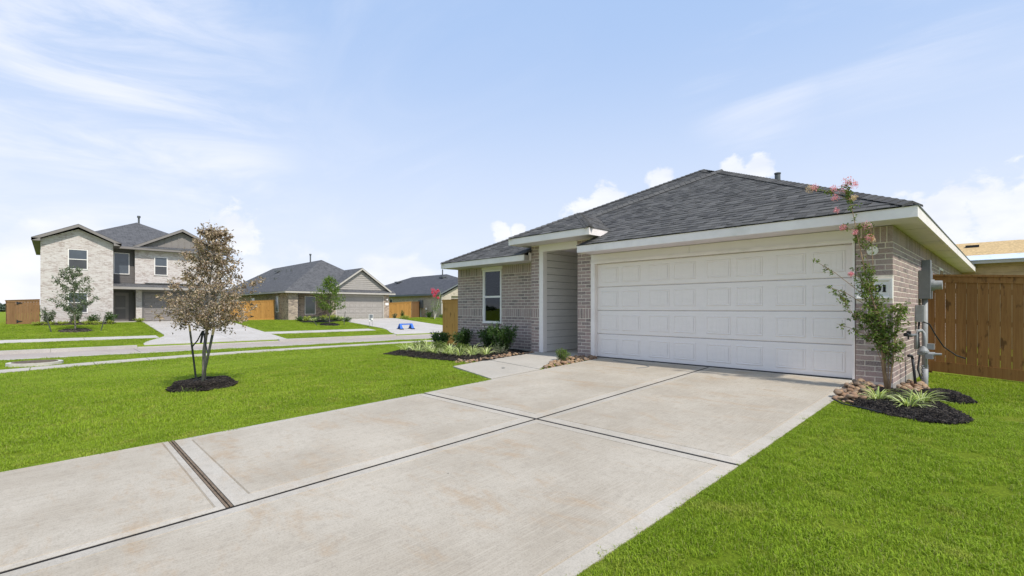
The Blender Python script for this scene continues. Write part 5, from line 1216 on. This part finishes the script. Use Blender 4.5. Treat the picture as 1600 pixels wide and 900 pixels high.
def stake(label, p0, p1, tip=True, rad=.017, cat='stake', group=None):
    o = thing('tree_stake', label, cat, p0, group); a, b = Vector(p0), Vector(p1); m = lerp(a, b, .88) if tip else b
    q = MB(); q.tube([a-Vector((0, 0, .1)), m], rad, 8); q.build('stake_shaft', stakem, o)
    if tip: q = MB(); q.tube([m, b], rad*.98, 8); q.build('wood_tip', staketip, o)
    return o
tx, ty = TREE
def Wd(r_, f_, z): return (tx+CR.x*r_+CF.x*f_, ty+CR.y*r_+CF.y*f_, z)    # r_ to the right, f_ away, seen from the driveway
stake('left black tree stake with pale wooden top beside the dead tree', Wd(-.22, .16, zt+.04), Wd(-.33, .10, zt+1.14))
stake('right black tree stake with pale wooden top in front of the dead tree', Wd(.09, -.25, zt-.02), Wd(.38, -.30, zt+1.10), rad=.021)
for (nm, a, b, c) in (('black tie strap from the left stake to the dead tree trunk', Wd(-.29, .12, zt+.72), Wd(-.15, .06, zt+.84), Wd(-.02, 0, zt+1.02)), ('black tie strap from the right stake to the dead tree trunk', Wd(.26, -.27, zt+.60), Wd(.12, -.14, zt+.80), Wd(.0, 0, zt+1.02))):
    o = thing('tie_strap', nm, 'strap', a); q = MB(); q.tube([a, b, c], .012, 6); q.tube([c, (c[0]-.02, c[1]-.03, c[2]-.22)], .010, 5); q.build('strap', black, o)
o = thing('irrigation_tube', 'black looped tube on the mulch at the foot of the dead tree', 'tube', Wd(0, -.1, zt+.12)); q = MB(); q.tube([Wd(-.22, -.05, zt+.05), Wd(-.1, -.1, zt+.13), Wd(.04, -.14, zt+.17), Wd(.14, -.12, zt+.15), Wd(.19, -.1, zt+.06)], .010, 7); q.build('tube', black, o)
# small bird like tuft of dead leaves is left to the crown; low blades round the mulch
for k, (a_r, a_f) in enumerate(((.02, -.55), (.16, -.5))): spray('weed_tuft', ('bright weed tuft at the front edge of the dead tree mulch, left one' if k == 0 else 'bright weed tuft at the front edge of the dead tree mulch, right one'), (*Wd(a_r, a_f, 0)[:2], zt+.0), 14, .16, .006, leafbright, 130+k, cat='weed')
# ---- far trees with stakes
tree('young_tree', 'slim dusty green young tree in front of the two storey house', (-38.0, .96, H(-38, .96)), 1.0, dict(top=3.85, low=1.1, prof=[(1.0, .5), (1.6, 1.05), (2.4, 1.0), (3.0, .8), (3.4, .75), (3.9, .2)], leader=True), 34, leafolive, .12, 2600, 21, .045, (-.1, -.15), spread=.16, up=.8)
tree('young_tree', 'leafy bright green young tree in front of the mottled brick house', (-38.0, 16.07, H(-38, 16.07)), .9, dict(top=3.95, low=1.3, prof=[(1.0, .6), (1.5, 1.15), (2.4, 1.2), (3.2, .8), (3.7, .5), (4.0, .15)], leader=True), 44, leafbright, .12, 3900, 22, .045, (0, 0), spread=.20, up=.6)
for (x, y, labs) in ((-38, .96, ('dark stake left of the slim young tree', 'dark stake right of the slim young tree')), (-38, 16.07, ('thin stake left of the bright young tree', 'thin stake right of the bright young tree'))):
    z = H(x, y); stake(labs[0], (x+.2, y-1.0, z), (x-.1, y-1.25, z+(.95 if x and y < 5 else .35)), False, .03); stake(labs[1], (x+.2, y+1.1, z), (x-.1, y+1.35, z+(.95 if y < 5 else 1.1)), False, .025)
    P = [(x+.8*math.cos(k*.785), y+.8*math.sin(k*.785)) for k in range(8)]; mulch('black mulch ring round the '+('slim dusty green' if y < 5 else 'leafy bright green')+' young tree', P, 260, .08, lambda a, b: H(a, b)+.03)
mulch('mulch strip below the two storey house front', [(-42.2, -.9), (-42.0, 1), (-42.2, 3.0), (-43.3, 3.1), (-43.45, -.9)], 300, .07, lambda a, b: H(a, b)+.03)
mulch('mulch bed in front of the mottled brick house entry', [(-41.9, 15.0), (-40.6, 15.0), (-40.3, 17), (-41.2, 18.5), (-42.3, 18.6), (-42.6, 16.5)], 300, .07, lambda a, b: H(a, b)+.03)
hh2 = [(-42.7, -.25, 1.15, .8, leafolive, 'tall loose shrub at the left corner of the two storey house'), (-42.6, 1.0, 1.1, .85, leafolive, 'loose shrub below the lower window of the two storey house'), (-42.7, 1.95, .75, .9, leafbush, 'low dark shrub right of the lower window of the two storey house'), (-42.6, 2.75, .85, .8, leafbush, 'dark shrub next to the entry of the two storey house')]
for k, (x, y, h_, wd, m, lab) in enumerate(hh2): bush('shrub', lab, (x, y, H(x, y)), h_, wd, m, 16, .11, 140+k, .8, 'shrubs along the two storey house')
for k in range(7): y = -.75+k*.58; bush('yellow_clump', '%s yellow green clump from the left along the two storey house' % ordn[k], (-42.25, y, H(-42.2, y)), .26, .62, leafyellow, 14, .09, 150+k, 1.2, 'yellow clumps along the two storey house')
bush('yellow_clump', 'yellow green clump at the foot of the two storey house brick pillar', (-44.4, 4.6, .1), .3, .6, leafyellow, 14, .09, 158, 1.2)
h3p = [(-41.9, 15.2, .45, .8, leafbush), (-41.4, 15.5, .5, .8, leafyellow), (-41.0, 15.9, .35, .7, leafpale), (-41.6, 16.3, .45, .9, leafbush), (-41.0, 16.9, .35, .8, leafolive), (-41.9, 17.2, .55, .7, leafyellow), (-41.5, 17.6, .5, .7, leafyellow), (-41.3, 17.9, .45, .8, leafbush), (-42.0, 18.2, .6, .8, leafyellow), (-41.4, 18.5, .45, .7, leafpale), (-40.6, 18.7, .42, .8, leafbush)]
nm3 = {id(leafbush): 'dark green', id(leafyellow): 'yellow green', id(leafpale): 'pale', id(leafolive): 'grey green'}
for k, (x, y, h_, wd, m) in enumerate(h3p): bush('small_shrub', '%s low shrub, %s from the left in the mottled brick house bed' % (nm3[id(m)], ordn[k]), (x, y, H(x, y)), h_, wd, m, 14, .10, 160+k, 1.1, 'low shrubs before the mottled brick house')
bush('shrub', 'tall thin shrub standing by the mottled house garage pillar', (-42.9, 25.6, .1), .95, .35, leafbush, 8, .10, 175, 1.0); bush('shrub', 'blue green shrub at the foot of the mottled house garage pillar', (-43.2, 24.9, .1), .6, .5, leafolive, 8, .10, 176, 1.0)
bush('yellow_clump', 'pale yellow flower clump right of the mottled house garage', (-42.2, 25.5, .08), .3, 1.1, leafyellow, 18, .09, 177, 1.0)
bush('shrub', 'round dark shrub by the far gas meter', (-44.9, 30.2, .1), .7, .8, leafbush, 14, .11, 178, 1.0)
bush('shrub', 'low green shrub at the front corner of the cream brick house', (-42.9, 30.6, .1), .4, .9, leafbright, 14, .11, 179, 1.0)
cm2 = thing('crape_myrtle', 'far crape myrtle with deep pink blooms at the cream brick house corner', 'tree', (-41.5, 28.6, .05)); r = random.Random(8); q, lq2 = MB(), MB()
for k in range(6):
    e = Vector((-41.5+r.uniform(-.3, .3), 28.6+r.uniform(-.9, 1.0), r.uniform(1.7, 2.9))); q.tube([(-41.5, 28.6, 0), lerp(Vector((-41.5, 28.6, 0)), e, .4)+Vector((0, 0, .2)), e], [.035, .025, .01], 6)
    for j in range(70): c = lerp(Vector((-41.5, 28.6, .3)), e, r.uniform(.25, 1))+rv(r)*.3*r.random(); leafcard(lq2, c, rv(r), rv(r)+Vector((0, 0, 1)), .12, .06, r.random()+.001)
q.build('trunk', tanlight, cm2); lq2.build('foliage', leafbright, cm2)
for (y, z, s_) in ((28.35, 3.0, .26), (28.7, 2.75, .2), (28.5, 2.45, .2), (28.95, 2.95, .18), (28.95, 2.2, .12), (28.25, 2.75, .14)):
    q = MB()
    for i in range(70): leafcard(q, Vector((-41.4, y, z))+rv(r)*s_*r.random()**.5, rv(r), rv(r), .09, .08, r.random()+.001, .4)
    q.build('bloom', petalred, cm2)
# distant tree line
r = random.Random(77); q = MB()
for k in range(560):
    a = r.uniform(-.10, .75); rad = r.uniform(300, 340); x, y = -rad*math.cos(a), -rad*math.sin(a)+30; h_ = r.uniform(1.2, 3.2)
    for j in range(26):
        d = rv(r, .8)*r.uniform(.5, 1)*2.6; c = Vector((x, y, h_*.5))+Vector((d.x, d.y, d.z*h_*.17)); leafcard(q, c, rv(r), rv(r), 1.8, 1.5, r.random()+.001, .4)
t_ = tag(q.build('tree_line', leaffar), 'dark line of distant trees on the horizon at the far left', 'trees'); t_['kind'] = 'stuff'
# ================================================================ small street things
mh = thing('manhole', 'round concrete manhole ring with rusty cover in the grass strip by the street', 'manhole', (-22.35, -.42, -.75))
q = MB(); q.tube([(-22.35, -.42, -.95), (-22.35, -.42, -.66)], [.70, .68], 40); 
q.build('concrete_ring', rimm, mh); q = MB(); q.tube([(-22.35, -.42, -.662), (-22.35, -.42, -.645)], [.56, .55], 36)
for k in range(-4, 5): wd = math.sqrt(max(0, .5**2-(k*.11)**2)); q.box((-22.35-wd, -.42+k*.11-.012, -.645), (-22.35+wd, -.42+k*.11+.012, -.638))
q.build('manhole_cover', ironm, mh)
sh = thing('sawhorse', 'blue plastic sawhorse standing on the far driveway', 'sawhorse', (-33, 20, H(-33, 20))); zz0 = H(-33, 20)+.03
q = MB(); q.box((-33.05, 19.45, zz0+.34), (-32.95, 20.6, zz0+.44)); q.build('beam', bluep, sh)
for yk in (19.5, 20.5):
    for sx in (-1, 1):
        q = MB(); q.extrude([(-33+sx*.02, yk-.04, zz0+.40), (-33+sx*.02, yk+.10, zz0+.40), (-33+sx*.22, yk+.16, zz0), (-33+sx*.22, yk-.1, zz0)], (sx*.05, 0, 0)); q.build('leg', bluep, sh)
        q = MB(); q.box((-33+sx*.17, yk-.12, zz0-.01), (-33+sx*.3, yk+.18, zz0+.06)); q.build('foot', black, sh)
    q = MB(); q.box((-33.14, yk-.02, zz0+.13), (-32.86, yk+.02, zz0+.17)); q.build('brace', black, sh)
sg = thing('yard_sign', 'small white yard sign with dark print at the edge of the far driveway', 'sign', (-35.3, 18.15, H(-35.3, 18.1))); zz0 = H(-35.3, 18.1)
q = MB(); q.box((-35.31, 18.13, zz0-.1), (-35.29, 18.15, zz0+.5)); q.box((-35.31, 18.38, zz0-.1), (-35.29, 18.40, zz0+.5)); q.build('wire_leg', galv, sg)
part_box('sign_board', (-35.32, 18.08, zz0+.48), (-35.28, 18.44, zz0+1.05), vinyl, sg)
q = MB()
for (a, b, c, d) in ((.03, .33, .74, 1.03), (.03, .20, .60, .72), (.12, .33, .50, .57)): q.box((-35.279, 18.08+a, zz0+c), (-35.275, 18.08+b, zz0+d))
q.build('sign_print', slate, sg)
ub = thing('utility_pedestal', 'pale blue utility pedestal in the field left of the gate', 'utility box', (-62, -8.8, 0)); q = MB(); q.box((-62.2, -9.1, -.2), (-61.8, -8.7, .85)); q.extrude([(-62.22, -9.12, .85), (-62.22, -8.68, .85), (-62.22, -8.9, 1.0)], (.44, 0, 0)); q.build('pedestal_body', tarp, ub)
it = thing('edging_tube', 'thin dark tube lying on the grass before the right stone heap', 'tube', (-1.4, 7.0, -.07)); q = MB(); q.tube([(-1.60, 7.18, H(-1.6, 7.2)+.05), (-1.45, 7.05, H(-1.4, 7)+.04), (-1.25, 6.97, H(-1.2, 7)+.045), (-1.05, 6.86, H(-1, 6.9)+.04)], .009, 6); q.build('tube', black, it)
dr = thing('floor_drain', 'small dark round cleanout cap set in the front walk', 'cap', (-7.1, 6.55, zD(6.55)+.01)); q = MB(); q.tube([(-7.1, 6.55, zD(6.55)-.02), (-7.1, 6.55, zD(6.55)+.016)], .035, 16); q.build('cap', metaldark, dr)
hs = thing('hose', 'short thin grey hook shaped mark of hose lying by the garage door', 'hose', (-5.6, 8.2, 0)); q = MB(); q.tube([(-5.9, 8.62, zD(8.6)+.012), (-5.5, 8.52, zD(8.5)+.012), (-5.0, 8.40, zD(8.4)+.012), (-4.85, 8.30, zD(8.3)+.012), (-4.85, 8.15, zD(8.1)+.012), (-4.95, 8.0, zD(8)+.012)], .007, 6); q.build('hose_tube', metalgrey, hs)
